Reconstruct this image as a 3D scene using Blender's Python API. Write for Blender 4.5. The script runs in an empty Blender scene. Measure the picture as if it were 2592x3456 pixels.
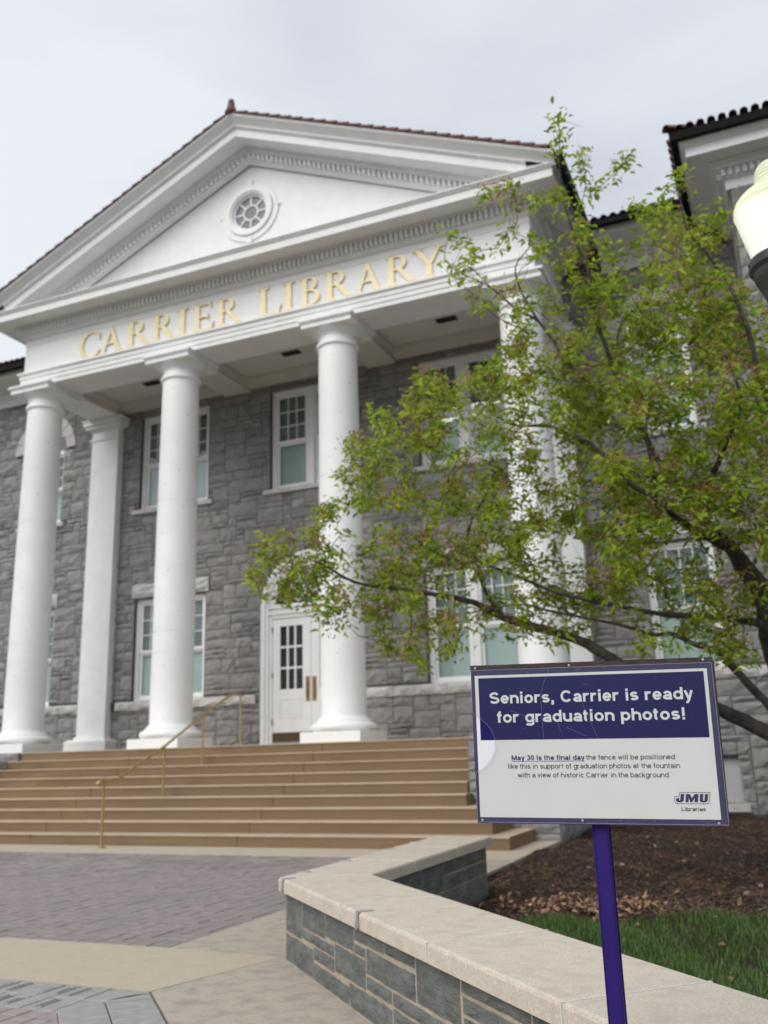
import bpy, math, random
from mathutils import Vector, Matrix
import numpy as np
rnd = random.Random(7)
sc = bpy.context.scene
PI = math.pi

# ------------------------------------------------------------------ camera
CAM = Vector((9.7153, -15.7534, 1.2522))
FW = Vector((-0.3745, 0.8914, 0.2554)); RT = Vector((0.9187, 0.394, -0.0281)); UP = Vector((0.1257, -0.2241, 0.9664))
FPX = 3091.58
cam_d = bpy.data.cameras.new('camera')
cam = bpy.data.objects.new('camera', cam_d); sc.collection.objects.link(cam)
cam.matrix_world = Matrix(((RT.x, UP.x, -FW.x, CAM.x), (RT.y, UP.y, -FW.y, CAM.y), (RT.z, UP.z, -FW.z, CAM.z), (0, 0, 0, 1)))
cam_d.sensor_fit = 'VERTICAL'; cam_d.sensor_height = 36; cam_d.sensor_width = 27
cam_d.lens = 36 * FPX / 3456
cam_d.clip_start = 0.05; cam_d.clip_end = 600
cam_d.dof.use_dof = True; cam_d.dof.focus_distance = 2.62; cam_d.dof.aperture_fstop = 3.45
sc.camera = cam

# ------------------------------------------------------------------ sky and sun (overcast)
SUN_EL, SUN_AZ = math.radians(41), math.radians(-112)      # azimuth of the direction towards the sun, from +X
w = bpy.data.worlds.new("World"); sc.world = w; w.use_nodes = True
nt = w.node_tree; nt.nodes.clear()
def wn(t, **k):
    n = nt.nodes.new(t)
    for a, b in k.items(): setattr(n, a, b)
    return n
out = wn('ShaderNodeOutputWorld'); sky = wn('ShaderNodeTexSky', sky_type='NISHITA', sun_disc=False)
sky.sun_elevation = SUN_EL; sky.sun_rotation = math.radians(90) - SUN_AZ
b1 = wn('ShaderNodeBackground'); b1.inputs[1].default_value = 0.1
nt.links.new(sky.outputs[0], b1.inputs[0])
tc = wn('ShaderNodeTexCoord'); mp = wn('ShaderNodeMapping'); mp.inputs['Scale'].default_value = (1, 1, 2.6)
mp.inputs['Location'].default_value = (3.1, .4, 1.3)
nz = wn('ShaderNodeTexNoise'); nz.inputs['Scale'].default_value = 1.5; nz.inputs['Detail'].default_value = 6; nz.inputs['Roughness'].default_value = .52
nz.inputs['Distortion'].default_value = .35
rp = wn('ShaderNodeValToRGB'); rp.color_ramp.elements[0].position = .33; rp.color_ramp.elements[1].position = .64
rp.color_ramp.elements[0].color = (.452, .478, .528, 1); rp.color_ramp.elements[1].color = (.615, .64, .678, 1)
b2 = wn('ShaderNodeBackground'); b2.inputs[1].default_value = 1.0
mx = wn('ShaderNodeMixShader'); mx.inputs[0].default_value = .94
for a, b in ((tc.outputs['Generated'], mp.inputs[0]), (mp.outputs[0], nz.inputs[0]), (nz.outputs[0], rp.inputs[0]), (rp.outputs[0], b2.inputs[0]),
             (b1.outputs[0], mx.inputs[1]), (b2.outputs[0], mx.inputs[2]), (mx.outputs[0], out.inputs[0])):
    nt.links.new(a, b)
sd = bpy.data.lights.new('sun', 'SUN'); sd.energy = 1.5; sd.angle = math.radians(42); sd.color = (1, .965, .91)
so = bpy.data.objects.new('sun', sd); sc.collection.objects.link(so)
sv = Vector((math.cos(SUN_EL) * math.cos(SUN_AZ), math.cos(SUN_EL) * math.sin(SUN_AZ), math.sin(SUN_EL)))
so.rotation_euler = sv.to_track_quat('Z', 'Y').to_euler()
sc.view_settings.view_transform = 'Standard'; sc.view_settings.look = 'None'; sc.view_settings.exposure = 0.5; sc.view_settings.gamma = 1
sc.view_settings.use_curve_mapping = False

# ------------------------------------------------------------------ materials
def new_mat(name):
    m = bpy.data.materials.new(name); m.use_nodes = True
    return m, m.node_tree, m.node_tree.nodes['Principled BSDF']
def mat(name, c1, c2=None, rough=.7, scale=8, bump=0., bscale=40, island=0., metallic=0., spots=None, stretch=None, detail=5, spec=.5, c3=None, bdist=.01, coat=0):
    m, t, p = new_mat(name)
    p.inputs['Roughness'].default_value = rough; p.inputs['Metallic'].default_value = metallic
    p.inputs['Specular IOR Level'].default_value = spec
    p.inputs['Coat Weight'].default_value = coat
    N, L = t.nodes, t.links
    tcn = N.new('ShaderNodeTexCoord'); src = tcn.outputs['Object']
    if stretch:
        mpn = N.new('ShaderNodeMapping'); mpn.inputs['Scale'].default_value = stretch; L.new(src, mpn.inputs[0]); src = mpn.outputs[0]
    col = None
    if c2 is None: c2 = c1
    n1 = N.new('ShaderNodeTexNoise'); n1.inputs['Scale'].default_value = scale; n1.inputs['Detail'].default_value = detail; n1.inputs['Roughness'].default_value = .6
    L.new(src, n1.inputs[0])
    r = N.new('ShaderNodeValToRGB'); r.color_ramp.elements[0].position = .35; r.color_ramp.elements[1].position = .68
    r.color_ramp.elements[0].color = (*c1, 1); r.color_ramp.elements[1].color = (*c2, 1); L.new(n1.outputs[0], r.inputs[0]); col = r.outputs[0]
    if c3:                                            # slow large-scale patches
        n3 = N.new('ShaderNodeTexNoise'); n3.inputs['Scale'].default_value = scale * .13; n3.inputs['Detail'].default_value = 4; L.new(tcn.outputs['Object'], n3.inputs[0])
        r3 = N.new('ShaderNodeValToRGB'); r3.color_ramp.elements[0].position = .45; r3.color_ramp.elements[1].position = .7
        L.new(n3.outputs[0], r3.inputs[0]); mm = N.new('ShaderNodeMix'); mm.data_type = 'RGBA'
        L.new(r3.outputs[0], mm.inputs[0]); L.new(col, mm.inputs[6]); mm.inputs[7].default_value = (*c3, 1); col = mm.outputs[2]
    if island:
        g = N.new('ShaderNodeNewGeometry'); hs = N.new('ShaderNodeHueSaturation'); ma = N.new('ShaderNodeMapRange')
        ma.inputs[3].default_value = 1 - island; ma.inputs[4].default_value = 1 + island
        L.new(g.outputs['Random Per Island'], ma.inputs[0]); L.new(ma.outputs[0], hs.inputs['Value']); L.new(col, hs.inputs['Color'])
        mh = N.new('ShaderNodeMapRange'); mh.inputs[3].default_value = .5 - island * .035; mh.inputs[4].default_value = .5 + island * .035
        wnz = N.new('ShaderNodeTexWhiteNoise'); wnz.noise_dimensions = '1D'; L.new(g.outputs['Random Per Island'], wnz.inputs['W'])
        L.new(wnz.outputs[0], mh.inputs[0]); L.new(mh.outputs[0], hs.inputs['Hue']); col = hs.outputs[0]
    if spots:                                         # (colour, scale, threshold)
        n2 = N.new('ShaderNodeTexNoise'); n2.inputs['Scale'].default_value = spots[1]; n2.inputs['Detail'].default_value = 3; L.new(tcn.outputs['Object'], n2.inputs[0])
        r2 = N.new('ShaderNodeValToRGB'); r2.color_ramp.elements[0].position = spots[2]; r2.color_ramp.elements[1].position = min(1, spots[2] + .05)
        L.new(n2.outputs[0], r2.inputs[0]); mm = N.new('ShaderNodeMix'); mm.data_type = 'RGBA'
        L.new(r2.outputs[0], mm.inputs[0]); L.new(col, mm.inputs[6]); mm.inputs[7].default_value = (*spots[0], 1); col = mm.outputs[2]
    L.new(col, p.inputs['Base Color'])
    if bump:
        nb = N.new('ShaderNodeTexNoise'); nb.inputs['Scale'].default_value = bscale; nb.inputs['Detail'].default_value = 6; nb.inputs['Roughness'].default_value = .65; L.new(src, nb.inputs[0])
        bm = N.new('ShaderNodeBump'); bm.inputs['Strength'].default_value = bump; bm.inputs['Distance'].default_value = bdist
        L.new(nb.outputs[0], bm.inputs['Height']); L.new(bm.outputs[0], p.inputs['Normal'])
    return m
M = {}
M['white'] = mat('white_paint', (.76, .77, .77), (.83, .835, .83), .55, 3, .12, 60, bdist=.004)
M['column'] = mat('column_paint', (.82, .83, .83), (.87, .875, .87), .5, 2.2, .25, 26, spots=((.45, .43, .40), 13, .69), c3=(.72, .72, .71), bdist=.006)
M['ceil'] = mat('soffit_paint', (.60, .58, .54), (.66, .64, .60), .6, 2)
M['stone'] = mat('rock_faced_stone', (.205, .198, .193), (.295, .287, .280), .88, 7, .8, 30, island=.21, spots=((.38, .37, .36), 26, .66), bdist=.018, detail=9)
M['stonelight'] = mat('dressed_limestone', (.42, .41, .40), (.60, .59, .57), .85, 6, .7, 22, island=.12, spots=((.30, .29, .28), 12, .64), bdist=.02)
M['mortar'] = mat('wall_mortar', (.075, .070, .064), (.11, .102, .092), .95, 20, .3, 60)
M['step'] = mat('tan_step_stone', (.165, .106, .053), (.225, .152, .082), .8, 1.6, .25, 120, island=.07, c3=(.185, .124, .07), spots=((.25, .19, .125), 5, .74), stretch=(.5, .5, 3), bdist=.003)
M['tread'] = mat('skylit_tan_tread', (.42, .335, .235), (.50, .41, .30), .75, 2.2, .25, 120, island=.05, bdist=.003)  # paler than the risers: skylight on the treads put into the colour
M['conc'] = mat('tan_concrete', (.42, .36, .28), (.53, .465, .37), .85, 60, .45, 150, spots=((.22, .18, .14), 60, .70), c3=(.45, .375, .275), bdist=.003, detail=8)
M['conc2'] = mat('grey_tan_concrete', (.37, .325, .265), (.48, .425, .35), .85, 60, .45, 150, spots=((.17, .14, .11), 42, .70), c3=(.31, .275, .23), bdist=.003, detail=8)
M['brick'] = mat('mauve_paver', (.22, .182, .182), (.32, .27, .268), .8, 12, .3, 90, island=.17, bdist=.003, c3=(.225, .200, .195))
M['brickgrey'] = mat('grey_engraved_paver', (.27, .272, .26), (.355, .355, .34), .8, 14, .35, 120, island=.07, bdist=.003)
M['brickred'] = mat('dusty_red_paver', (.28, .235, .23), (.35, .30, .29), .8, 14, .35, 120, island=.09, bdist=.003)
M['sand'] = mat('joint_sand', (.05, .04, .032), (.09, .07, .055), .95, 40)
M['engrave'] = mat('engraving', (.20, .215, .21), None, .9)
M['coping'] = mat('cast_stone_coping', (.50, .44, .36), (.68, .61, .51), .8, 90, .45, 130, c3=(.50, .44, .365), spots=((.36, .31, .26), 190, .62), bdist=.003, detail=8)
M['slate'] = mat('bluestone_block', (.105, .115, .113), (.195, .205, .198),   .68, 5, 1., 13, island=.25, bdist=.045, stretch=(1, 1, 1.8), detail=9, spots=((.18, .19, .185), 6, .68))
M['tanmortar'] = mat('tan_mortar', (.32, .27, .20), (.42, .36, .275), .9, 12, .4, 80, bdist=.004)
M['caulk'] = mat('pale_joint_caulk', (.56, .54, .50), (.66, .64, .60), .8, 20)
M['galv'] = mat('galvanised_steel', (.42, .45, .47), (.52, .55, .57), .4, 30, metallic=.7)
M['brass'] = mat('brass', (.40, .28, .12), (.48, .35, .17), .42, 10, metallic=.65)
M['brassplate'] = mat('brass_plate', (.27, .17, .06), (.34, .22, .09), .45, 10, metallic=.5)
M['kick'] = mat('bronze_kick_plate', (.085, .045, .02), (.11, .06, .03), .5, 10, metallic=.3)
M['gold'] = mat('gold_letter', (.66, .56, .33), (.74, .64, .40), .45, 6, metallic=.15)
M['tile'] = mat('clay_roof_tile', (.105, .050, .038), (.165, .078, .058), .8, 9, .3, 60, island=.25)
M['darktile'] = mat('dark_clay_tile', (.045, .022, .018), (.09, .04, .032), .8, 9, .3, 60, island=.25)
M['gutter'] = mat('black_gutter', (.006, .0055, .007), (.012, .011, .012), .75, 8, spec=.15)
M['dark'] = mat('dark_interior', (.004, .004, .005), None, .9)
M['vent'] = mat('vent_metal', (.03, .025, .022), (.045, .04, .035), .6, 8)
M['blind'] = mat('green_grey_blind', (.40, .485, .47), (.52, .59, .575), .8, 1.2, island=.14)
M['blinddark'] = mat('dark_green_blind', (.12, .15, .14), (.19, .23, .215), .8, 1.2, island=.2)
M['ocuglass'] = mat('grey_round_glass', (.065, .085, .11), (.075, .095, .125), .35, 3)
M['bark'] = mat('tree_bark', (.030, .025, .023), (.12, .10, .088), .9, 14, .9, 30, bdist=.02, stretch=(1, 1, .4), detail=8)
M['mulch'] = mat('wood_mulch', (.016, .010, .007), (.055, .032, .020), .95, 30, 1., 70, bdist=.03, detail=9, spots=((.085, .052, .034), 50, .66))
M['chip'] = mat('mulch_chip', (.06, .034, .022), (.15, .088, .058), .9, 6, island=.6)
M['dryleaf'] = mat('dry_brown_leaf', (.22, .13, .085), (.36, .23, .15), .85, 6, island=.4)
M['earth'] = mat('ground_soil', (.05, .06, .03), (.09, .10, .05), .95, 3)
M['purple'] = mat('purple_paint', (.022, .009, .125), (.028, .013, .155), .5, 6, .1, 50, spots=((.10, .09, .19), 34, .76), spec=.2)
M['board'] = mat('hazed_purple_board', (.040, .032, .115), (.055, .046, .14), .6, 9)  # dulled purple: haze of the acrylic cover put into the board colour
M['edgewood'] = mat('weathered_board_edge', (.035, .028, .026), (.085, .07, .065), .9, 30, .6, 60, stretch=(1, 6, 6))
M['paper'] = mat('white_insert', (.80, .81, .84), (.84, .85, .875), .6, 5)
M['navy'] = mat('navy_print', (.010, .008, .105), (.013, .011, .125), .7, 5, spec=.2)
M['ink'] = mat('dark_print_ink', (.022, .022, .04), None, .6)
M['logoink'] = mat('purple_logo_ink', (.035, .028, .12), None, .6)
M['lamppost'] = mat('bronze_lamp_post', (.035, .03, .03), (.06, .052, .052), .45, 8, metallic=.3)
M['screw'] = mat('screw_head', (.45, .42, .36), None, .4, metallic=.6)
M['scratch'] = mat('acrylic_scratch', (.30, .30, .42), None, .5)
M['blackcable'] = mat('black_cable', (.01, .01, .011), None, .5)
M['conduit'] = mat('green_downpipe', (.16, .22, .21), (.2, .27, .26), .6, 5)
M['panel'] = mat('pale_board_panel', (.42, .42, .42), (.5, .5, .5), .7, 2)
M['pebble'] = mat('pale_pebble', (.30, .26, .22), (.45, .40, .34), .8, 8, island=.4)

def leaf_mat(name, c1, c2, trans=.45):
    m, t, p = new_mat(name); N, L = t.nodes, t.links
    g = N.new('ShaderNodeNewGeometry'); r = N.new('ShaderNodeValToRGB')
    r.color_ramp.elements[0].color = (*c1, 1); r.color_ramp.elements[1].color = (*c2, 1)
    L.new(g.outputs['Random Per Island'], r.inputs[0]); L.new(r.outputs[0], p.inputs['Base Color']); p.inputs['Roughness'].default_value = .45
    tr = N.new('ShaderNodeBsdfTranslucent'); L.new(r.outputs[0], tr.inputs[0]); ms = N.new('ShaderNodeMixShader'); ms.inputs[0].default_value = trans
    L.new(p.outputs[0], ms.inputs[1]); L.new(tr.outputs[0], ms.inputs[2]); L.new(ms.outputs[0], t.nodes['Material Output'].inputs[0])
    return m
M['leaf'] = leaf_mat('spring_leaf', (.155, .27, .02), (.56, .68, .075), .62)
M['grass'] = leaf_mat('grass_blade', (.050, .115, .024), (.165, .26, .065), .45)
M['bloom'] = leaf_mat('spent_blossom', (.26, .115, .05), (.58, .31, .15), .4)

def glass_mat(name, tint, haze=0., rough=.02, hazecol=(.7, .72, .78), refl=.045):
    m, t, p = new_mat(name); N, L = t.nodes, t.links
    tr = N.new('ShaderNodeBsdfTransparent'); tr.inputs[0].default_value = (*tint, 1)
    gl = N.new('ShaderNodeBsdfGlossy'); gl.inputs['Roughness'].default_value = rough
    lw = N.new('ShaderNodeLayerWeight'); lw.inputs[0].default_value = .5; pw = N.new('ShaderNodeMath'); pw.operation = 'POWER'; pw.inputs[1].default_value = 4.5; L.new(lw.outputs['Facing'], pw.inputs[0])
    fr = N.new('ShaderNodeMapRange'); fr.inputs[3].default_value = refl; fr.inputs[4].default_value = .8; L.new(pw.outputs[0], fr.inputs[0]); ms = N.new('ShaderNodeMixShader')
    base = tr
    if haze:
        df = N.new('ShaderNodeBsdfDiffuse'); df.inputs[0].default_value = (*hazecol, 1)
        mh = N.new('ShaderNodeMixShader'); mh.inputs[0].default_value = haze
        if haze > .05:
            nz_ = N.new('ShaderNodeTexNoise'); nz_.inputs['Scale'].default_value = 9; nz_.inputs['Detail'].default_value = 6
            tc_ = N.new('ShaderNodeTexCoord'); L.new(tc_.outputs['Object'], nz_.inputs[0])
            mr = N.new('ShaderNodeMapRange'); mr.inputs[1].default_value = .3; mr.inputs[2].default_value = .75; mr.inputs[3].default_value = haze * .5; mr.inputs[4].default_value = haze * 1.5
            L.new(nz_.outputs[0], mr.inputs[0]); L.new(mr.outputs[0], mh.inputs[0])
        L.new(tr.outputs[0], mh.inputs[1]); L.new(df.outputs[0], mh.inputs[2]); base = mh
    L.new(fr.outputs[0], ms.inputs[0]); L.new(base.outputs[0], ms.inputs[1]); L.new(gl.outputs[0], ms.inputs[2])
    L.new(ms.outputs[0], t.nodes['Material Output'].inputs[0]); return m
M['glass'] = glass_mat('window_glass', (.92, .96, .95), refl=.085)
M['acrylic'] = glass_mat('scuffed_acrylic', (.955, .96, .945), .010, .12, refl=.006)

m, t, p = new_mat('lit_globe'); N, L = t.nodes, t.links
p.inputs['Base Color'].default_value = (.62, .64, .50, 1); p.inputs['Roughness'].default_value = .25; p.inputs['Transmission Weight'].default_value = .25; p.inputs['IOR'].default_value = 1.15
p.inputs['Emission Color'].default_value = (1, .97, .76, 1); p.inputs['Emission Strength'].default_value = .10
M['globe'] = m
m, t, p = new_mat('lit_lower_globe'); p.inputs['Base Color'].default_value = (.8, .8, .72, 1); p.inputs['Roughness'].default_value = .2; p.inputs['Emission Color'].default_value = (1, .98, .84, 1); p.inputs['Emission Strength'].default_value = .34
M['globelow'] = m
m, t, p = new_mat('lit_globe_core'); p.inputs['Emission Color'].default_value = (1, .99, .90, 1); p.inputs['Emission Strength'].default_value = 9
M['globecore'] = m

# ------------------------------------------------------------------ mesh helpers
class MB:
    def __init__(s): s.v = []; s.f = []
    def add(s, vs, fs):
        o = len(s.v); s.v += [tuple(q) for q in vs]; s.f += [tuple(o + i for i in f) for f in fs]; return s
    def box(s, x0, x1, y0, y1, z0, z1):
        v = [(x, y, z) for z in (z0, z1) for y in (y0, y1) for x in (x0, x1)]
        return s.add(v, [(0, 2, 3, 1), (4, 5, 7, 6), (0, 1, 5, 4), (2, 6, 7, 3), (0, 4, 6, 2), (1, 3, 7, 5)])
    def bbox(s, x0, x1, y0, y1, z0, z1, b=.01):         # box with chamfered vertical and top edges
        o = []
        for z, k in ((z0, 0), (z1 - b, 0), (z1, b)):
            o.append([(x0 + k + b * (k == 0) * 0, y0 + k, z), (x1 - k, y0 + k, z), (x1 - k, y1 - k, z), (x0 + k, y1 - k, z)])
        v = [q for r_ in o for q in r_]; f = [(3, 2, 1, 0), (8, 9, 10, 11)]
        for l in (0, 4):
            for i in range(4): j = (i + 1) % 4; f.append((l + i, l + j, l + 4 + j, l + 4 + i))
        return s.add(v, f)
    def prism(s, poly, fn, d0, d1):                     # poly 2D, fn(u, v, d) -> world
        n = len(poly); v = [fn(u, w_, d0) for u, w_ in poly] + [fn(u, w_, d1) for u, w_ in poly]
        return s.add(v, [tuple(range(n)), tuple(range(2 * n - 1, n - 1, -1))] + [(i, n + i, n + (i + 1) % n, (i + 1) % n) for i in range(n)])
    def lathe(s, prof, cx=0, cy=0, n=32, caps=True):
        v = []; f = []
        for r_, z in prof:
            for i in range(n): a = 2 * PI * i / n; v.append((cx + r_ * math.cos(a), cy + r_ * math.sin(a), z))
        for k in range(len(prof) - 1):
            for i in range(n): j = (i + 1) % n; f.append((k * n + i, k * n + j, (k + 1) * n + j, (k + 1) * n + i))
        if caps: f.append(tuple(range(n - 1, -1, -1))); f.append(tuple((len(prof) - 1) * n + i for i in range(n)))
        return s.add(v, f)
    def tube(s, pts, rs, n=6, cap=True):
        pts = [Vector(q) for q in pts]; 
        if not hasattr(rs, '__len__'): rs = [rs] * len(pts)
        v = []; f = []; ref = None
        for i, q in enumerate(pts):
            d = (pts[min(i + 1, len(pts) - 1)] - pts[max(i - 1, 0)])
            if d.length < 1e-9: d = Vector((0, 0, 1))
            d.normalize()
            if ref is None: ref = Vector((0, 0, 1)) if abs(d.z) < .9 else Vector((1, 0, 0))
            a = d.cross(ref).normalized(); b = a.cross(d).normalized(); ref = b
            for k in range(n): t_ = 2 * PI * k / n; v.append(q + a * (rs[i] * math.cos(t_)) + b * (rs[i] * math.sin(t_)))
        for i in range(len(pts) - 1):
            for k in range(n): j = (k + 1) % n; f.append((i * n + k, i * n + j, (i + 1) * n + j, (i + 1) * n + k))
        if cap: f.append(tuple(range(n - 1, -1, -1))); f.append(tuple((len(pts) - 1) * n + k for k in range(n)))
        return s.add(v, f)
    def strip(s, rows, close=False):                    # grid of rows of equal length
        n = len(rows[0]); v = [q for r_ in rows for q in r_]; f = []
        for i in range(len(rows) - 1):
            for j in range(n - 1 + (1 if close else 0)):
                k = (j + 1) % n; f.append((i * n + j, i * n + k, (i + 1) * n + k, (i + 1) * n + j))
        return s.add(v, f)
    def mesh(s, name, m, smooth=False):
        me = bpy.data.meshes.new(name); me.from_pydata(s.v, [], s.f); me.update()
        if m: me.materials.append(m)
        if smooth:
            me.polygons.foreach_set('use_smooth', [True] * len(me.polygons))
            try: me.set_sharp_from_angle(angle=math.radians(35))
            except Exception: pass
        return me
def link(name, me, parent=None, loc=None):
    o = bpy.data.objects.new(name, me); sc.collection.objects.link(o)
    if parent is not None:
        o.parent = parent
        if parent.type == 'EMPTY' and loc is None: o.location = -parent.location
    if loc is not None: o.location = loc
    return o
def part(name, mb, m, parent=None, smooth=False, kind=None, loc=None):
    o = link(name, mb.mesh(name, M[m] if isinstance(m, str) else m, smooth), parent, loc)
    if kind: o['kind'] = kind
    return o
def thing(name, loc, label, cat, group=None):
    o = bpy.data.objects.new(name, None); sc.collection.objects.link(o); o.location = loc; o.empty_display_size = .2
    o['label'] = label; o['category'] = cat
    if group: o['group'] = group
    return o
def tag(o, label, cat, group=None):
    o['label'] = label; o['category'] = cat
    if group: o['group'] = group
    return o
def ray(px, py): return FW + RT * ((px - 1296) / FPX) - UP * ((py - 1728) / FPX)
def at(px, py, d): return CAM + ray(px, py) * d
XZ = lambda y: (lambda u, v, d: (u, y + d, v))

# ================================================================== SETTING
LZ = 1.485                                              # landing height (nine risers)
RI, TR_, YT = .165, .346, -.837                          # riser, tread, landing edge
SW = 4.78; SR = 5.25
g = MB(); n = 24
g.add([(-300, -300, -.12), (300, -300, -.12), (300, 300, -.12), (-300, 300, -.12)], [(0, 1, 2, 3)])
o = part('ground', g, 'earth'); o['kind'] = 'structure'
# concrete plaza slabs, each its own piece, with narrow joints between
plaza = MB(); plaza.prism([(-30, -3.45), (6.6, -3.45), (6.62, -10.0), (12.4, -16.0), (40, -16.0), (40, -60), (-30, -60)], lambda u, v, d: (u, v, d), -.10, -.030)
pz = part('plaza', plaza, 'sand'); pz['kind'] = 'structure'
dN = Vector((.6955, -.7185)); nN = Vector((.7185, .6955))   # direction of the near wall leg and its inward normal
CO = Vector((6.523, -10.13))                                # outer coping corner of the seat wall
def slab(poly, m='conc', z=0., gap=.0022):
    cx = sum(q[0] for q in poly) / len(poly); cy = sum(q[1] for q in poly) / len(poly)
    b = MB(); ins = []
    n_ = len(poly)
    for i in range(n_):
        p_, q, s_ = Vector(poly[i - 1]), Vector(poly[i]), Vector(poly[(i + 1) % n_]); e1 = (q - p_).normalized(); e2 = (s_ - q).normalized(); a1 = Vector((e1.y, -e1.x)); a2 = Vector((e2.y, -e2.x))
        if (Vector((cx, cy)) - q).dot(a1) < 0: a1 = -a1
        if (Vector((cx, cy)) - q).dot(a2) < 0: a2 = -a2
        ins.append(tuple(q + (a1 + a2) / max(.3, 1 + a1.dot(a2)) * gap))
    b.prism(ins, lambda u, v, d: (u, v, d), -.06, z)
    return part('concrete_slab', b, m, pz)
oc = Vector((6.24, -11.08))                                  # octagon corner of the fountain paving
oc2 = oc + dN * 5.2
for x0, x1 in ((-12, -6.2), (-6.2, -2.3), (-2.3, 1.6)): slab([(x0, -10.02), (x1, -10.02), (x1, -11.08), (x0, -11.08)])
slab([(1.6, -10.02), (5.6, -10.02), (6.525, -10.065), (6.24, -11.08), (1.6, -11.08)])
slab([(5.6, -4.60), (6.60, -4.60), (6.60, -10.06), (5.6, -10.02)], 'conc2')
wo = CO + nN * .08
oq = oc + Vector((.7185, .6955)) * .012
slab([(6.525, -10.065), tuple(wo + dN * 3.2), tuple(oq + dN * 2.9), (6.247, -11.08)], 'conc2')
slab([tuple(wo + dN * 3.2), tuple(wo + dN * 8), tuple(oq + dN * 7.4), tuple(oq + dN * 2.9)], 'conc2')
for x0, x1 in ((-12, -5.5), (-5.5, -1.2), (-1.2, 2.7), (2.7, 6.58)): slab([(x0, -3.3), (x1, -3.3), (x1, -4.6), (x0, -4.6)])
slab([(6.0, -2.1), (6.58, -2.1), (6.58, -3.3), (6.0, -3.3)])

# herringbone pavers
def vis(x, y, z=0.):
    v = Vector((x, y, z)) - CAM; d = v.dot(FW)
    if d < .3: return None
    px = 1296 + FPX * v.dot(RT) / d; py = 1728 - FPX * v.dot(UP) / d
    return px, py, d
pav = MB(); pav.box(-14, 5.6, -10.015, -4.6, -.025, -.012)
pv = part('brick_paving', pav, 'sand'); pv['kind'] = 'structure'
bs = .15; cand = []
R2 = random.Random(3)
for i in range(-120, 60):
    for j in range(-90, -30):
        k = (i - j) % 4
        if k == 0: x0, y0, x1, y1 = i * bs, j * bs, (i + 2) * bs, (j + 1) * bs
        elif k == 3: x0, y0, x1, y1 = (i) * bs, (j) * bs, (i + 1) * bs, (j + 2) * bs
        else: continue
        x0 = max(x0, -13); x1 = min(x1, 5.597); y0 = max(y0, -10.012); y1 = min(y1, -4.602)
        if x1 - x0 < .02 or y1 - y0 < .02: continue
        q = vis((x0 + x1) / 2, (y0 + y1) / 2)
        if q is None or q[0] < -350: continue
        inn = 0 <= q[0] <= 2592 and q[1] < 3456
        cand.append(((x1 - x0) * (y1 - y0) / q[2] ** 3 * (1 if inn else .001), x0, x1, y0, y1))
cand.sort(reverse=True)
def brickbox(b, x0, x1, y0, y1, z, g_=.0045):
    dz = R2.uniform(-.0022, .0022); tx = R2.uniform(-.0012, .0012); e = .005
    a = [(x0 + g_, y0 + g_), (x1 - g_, y0 + g_), (x1 - g_, y1 - g_), (x0 + g_, y1 - g_)]
    c = [(x0 + g_ + e, y0 + g_ + e), (x1 - g_ - e, y0 + g_ + e), (x1 - g_ - e, y1 - g_ - e), (x0 + g_ + e, y1 - g_ - e)]
    v = [(x, y, -.03) for x, y in a] + [(x, y, z - .004 + dz) for x, y in a] + [(x, y, z + dz + (tx if i in (0, 3) else -tx)) for i, (x, y) in enumerate(c)]
    f = [(8, 9, 10, 11)]
    for l in (0, 4):
        for i in range(4): j = (i + 1) % 4; f.append((l + i, l + j, l + 4 + j, l + 4 + i))
    b.add(v, f)
for c_ in cand[:290]:
    b = MB(); brickbox(b, *c_[1:], 0.); part('brick', b, 'brick', pv)
b = MB()
for c_ in cand[290:]: brickbox(b, *c_[1:], 0.)
part('paving_bricks', b, 'brick', pv, kind='stuff')

# fountain-side paving: two soldier courses of grey engraved bricks, dusty red bricks inside
pav = MB(); c8 = [tuple(oc), tuple(oc2), (oc2.x, oc2.y - 6), (-9, oc2.y - 6), (-9, oc.y)]
pav.prism(c8, lambda u, v, d: (u, v, d), -.028, -.014)
fp = part('fountain_paving', pav, 'sand'); fp['kind'] = 'structure'
def quadbrick(p4, m, eng=False):
    cx = sum(q[0] for q in p4) / 4; cy = sum(q[1] for q in p4) / 4; b = MB()
    def ins(k): return [(x + (cx - x) * k / max(.02, math.hypot(cx - x, cy - y)), y + (cy - y) * k / max(.02, math.hypot(cx - x, cy - y))) for x, y in p4]
    a, c = ins(.0035), ins(.010); dz = R2.uniform(-.002, .002)
    v = [(x, y, -.03) for x, y in a] + [(x, y, -.005 + dz) for x, y in a] + [(x, y, dz) for x, y in c]; f = [(8, 9, 10, 11)]
    for l in (0, 4):
        for i in range(4): j = (i + 1) % 4; f.append((l + i, l + j, l + 4 + j, l + 4 + i))
    b.add(v, f); o = part('brick', b, m, fp)
    return o
def course(o0, d, nrm, row, cnt, off, rowh=.25, bw=.112, m='brickgrey', s0=0.):
    for i in range(cnt):
        a = o0 + d * (s0 + off + i * bw) + nrm * (row * rowh); c = a + d * bw; e = c + nrm * rowh; h = a + nrm * rowh
        quadbrick([tuple(a), tuple(c), tuple(e), tuple(h)], m)
dW = Vector((-1, 0)); nS = Vector((0, -1)); nD = Vector((-.7185, -.6955))
t8 = math.tan(math.radians(23))
for row in (0, 1): course(oc, dW, nS, row, 34 - 3 * row, .105 * row + .14)
for row in (0, 1): course(oc, dN, nD, row, 16, .105 * row + .02, s0=.03)
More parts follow.
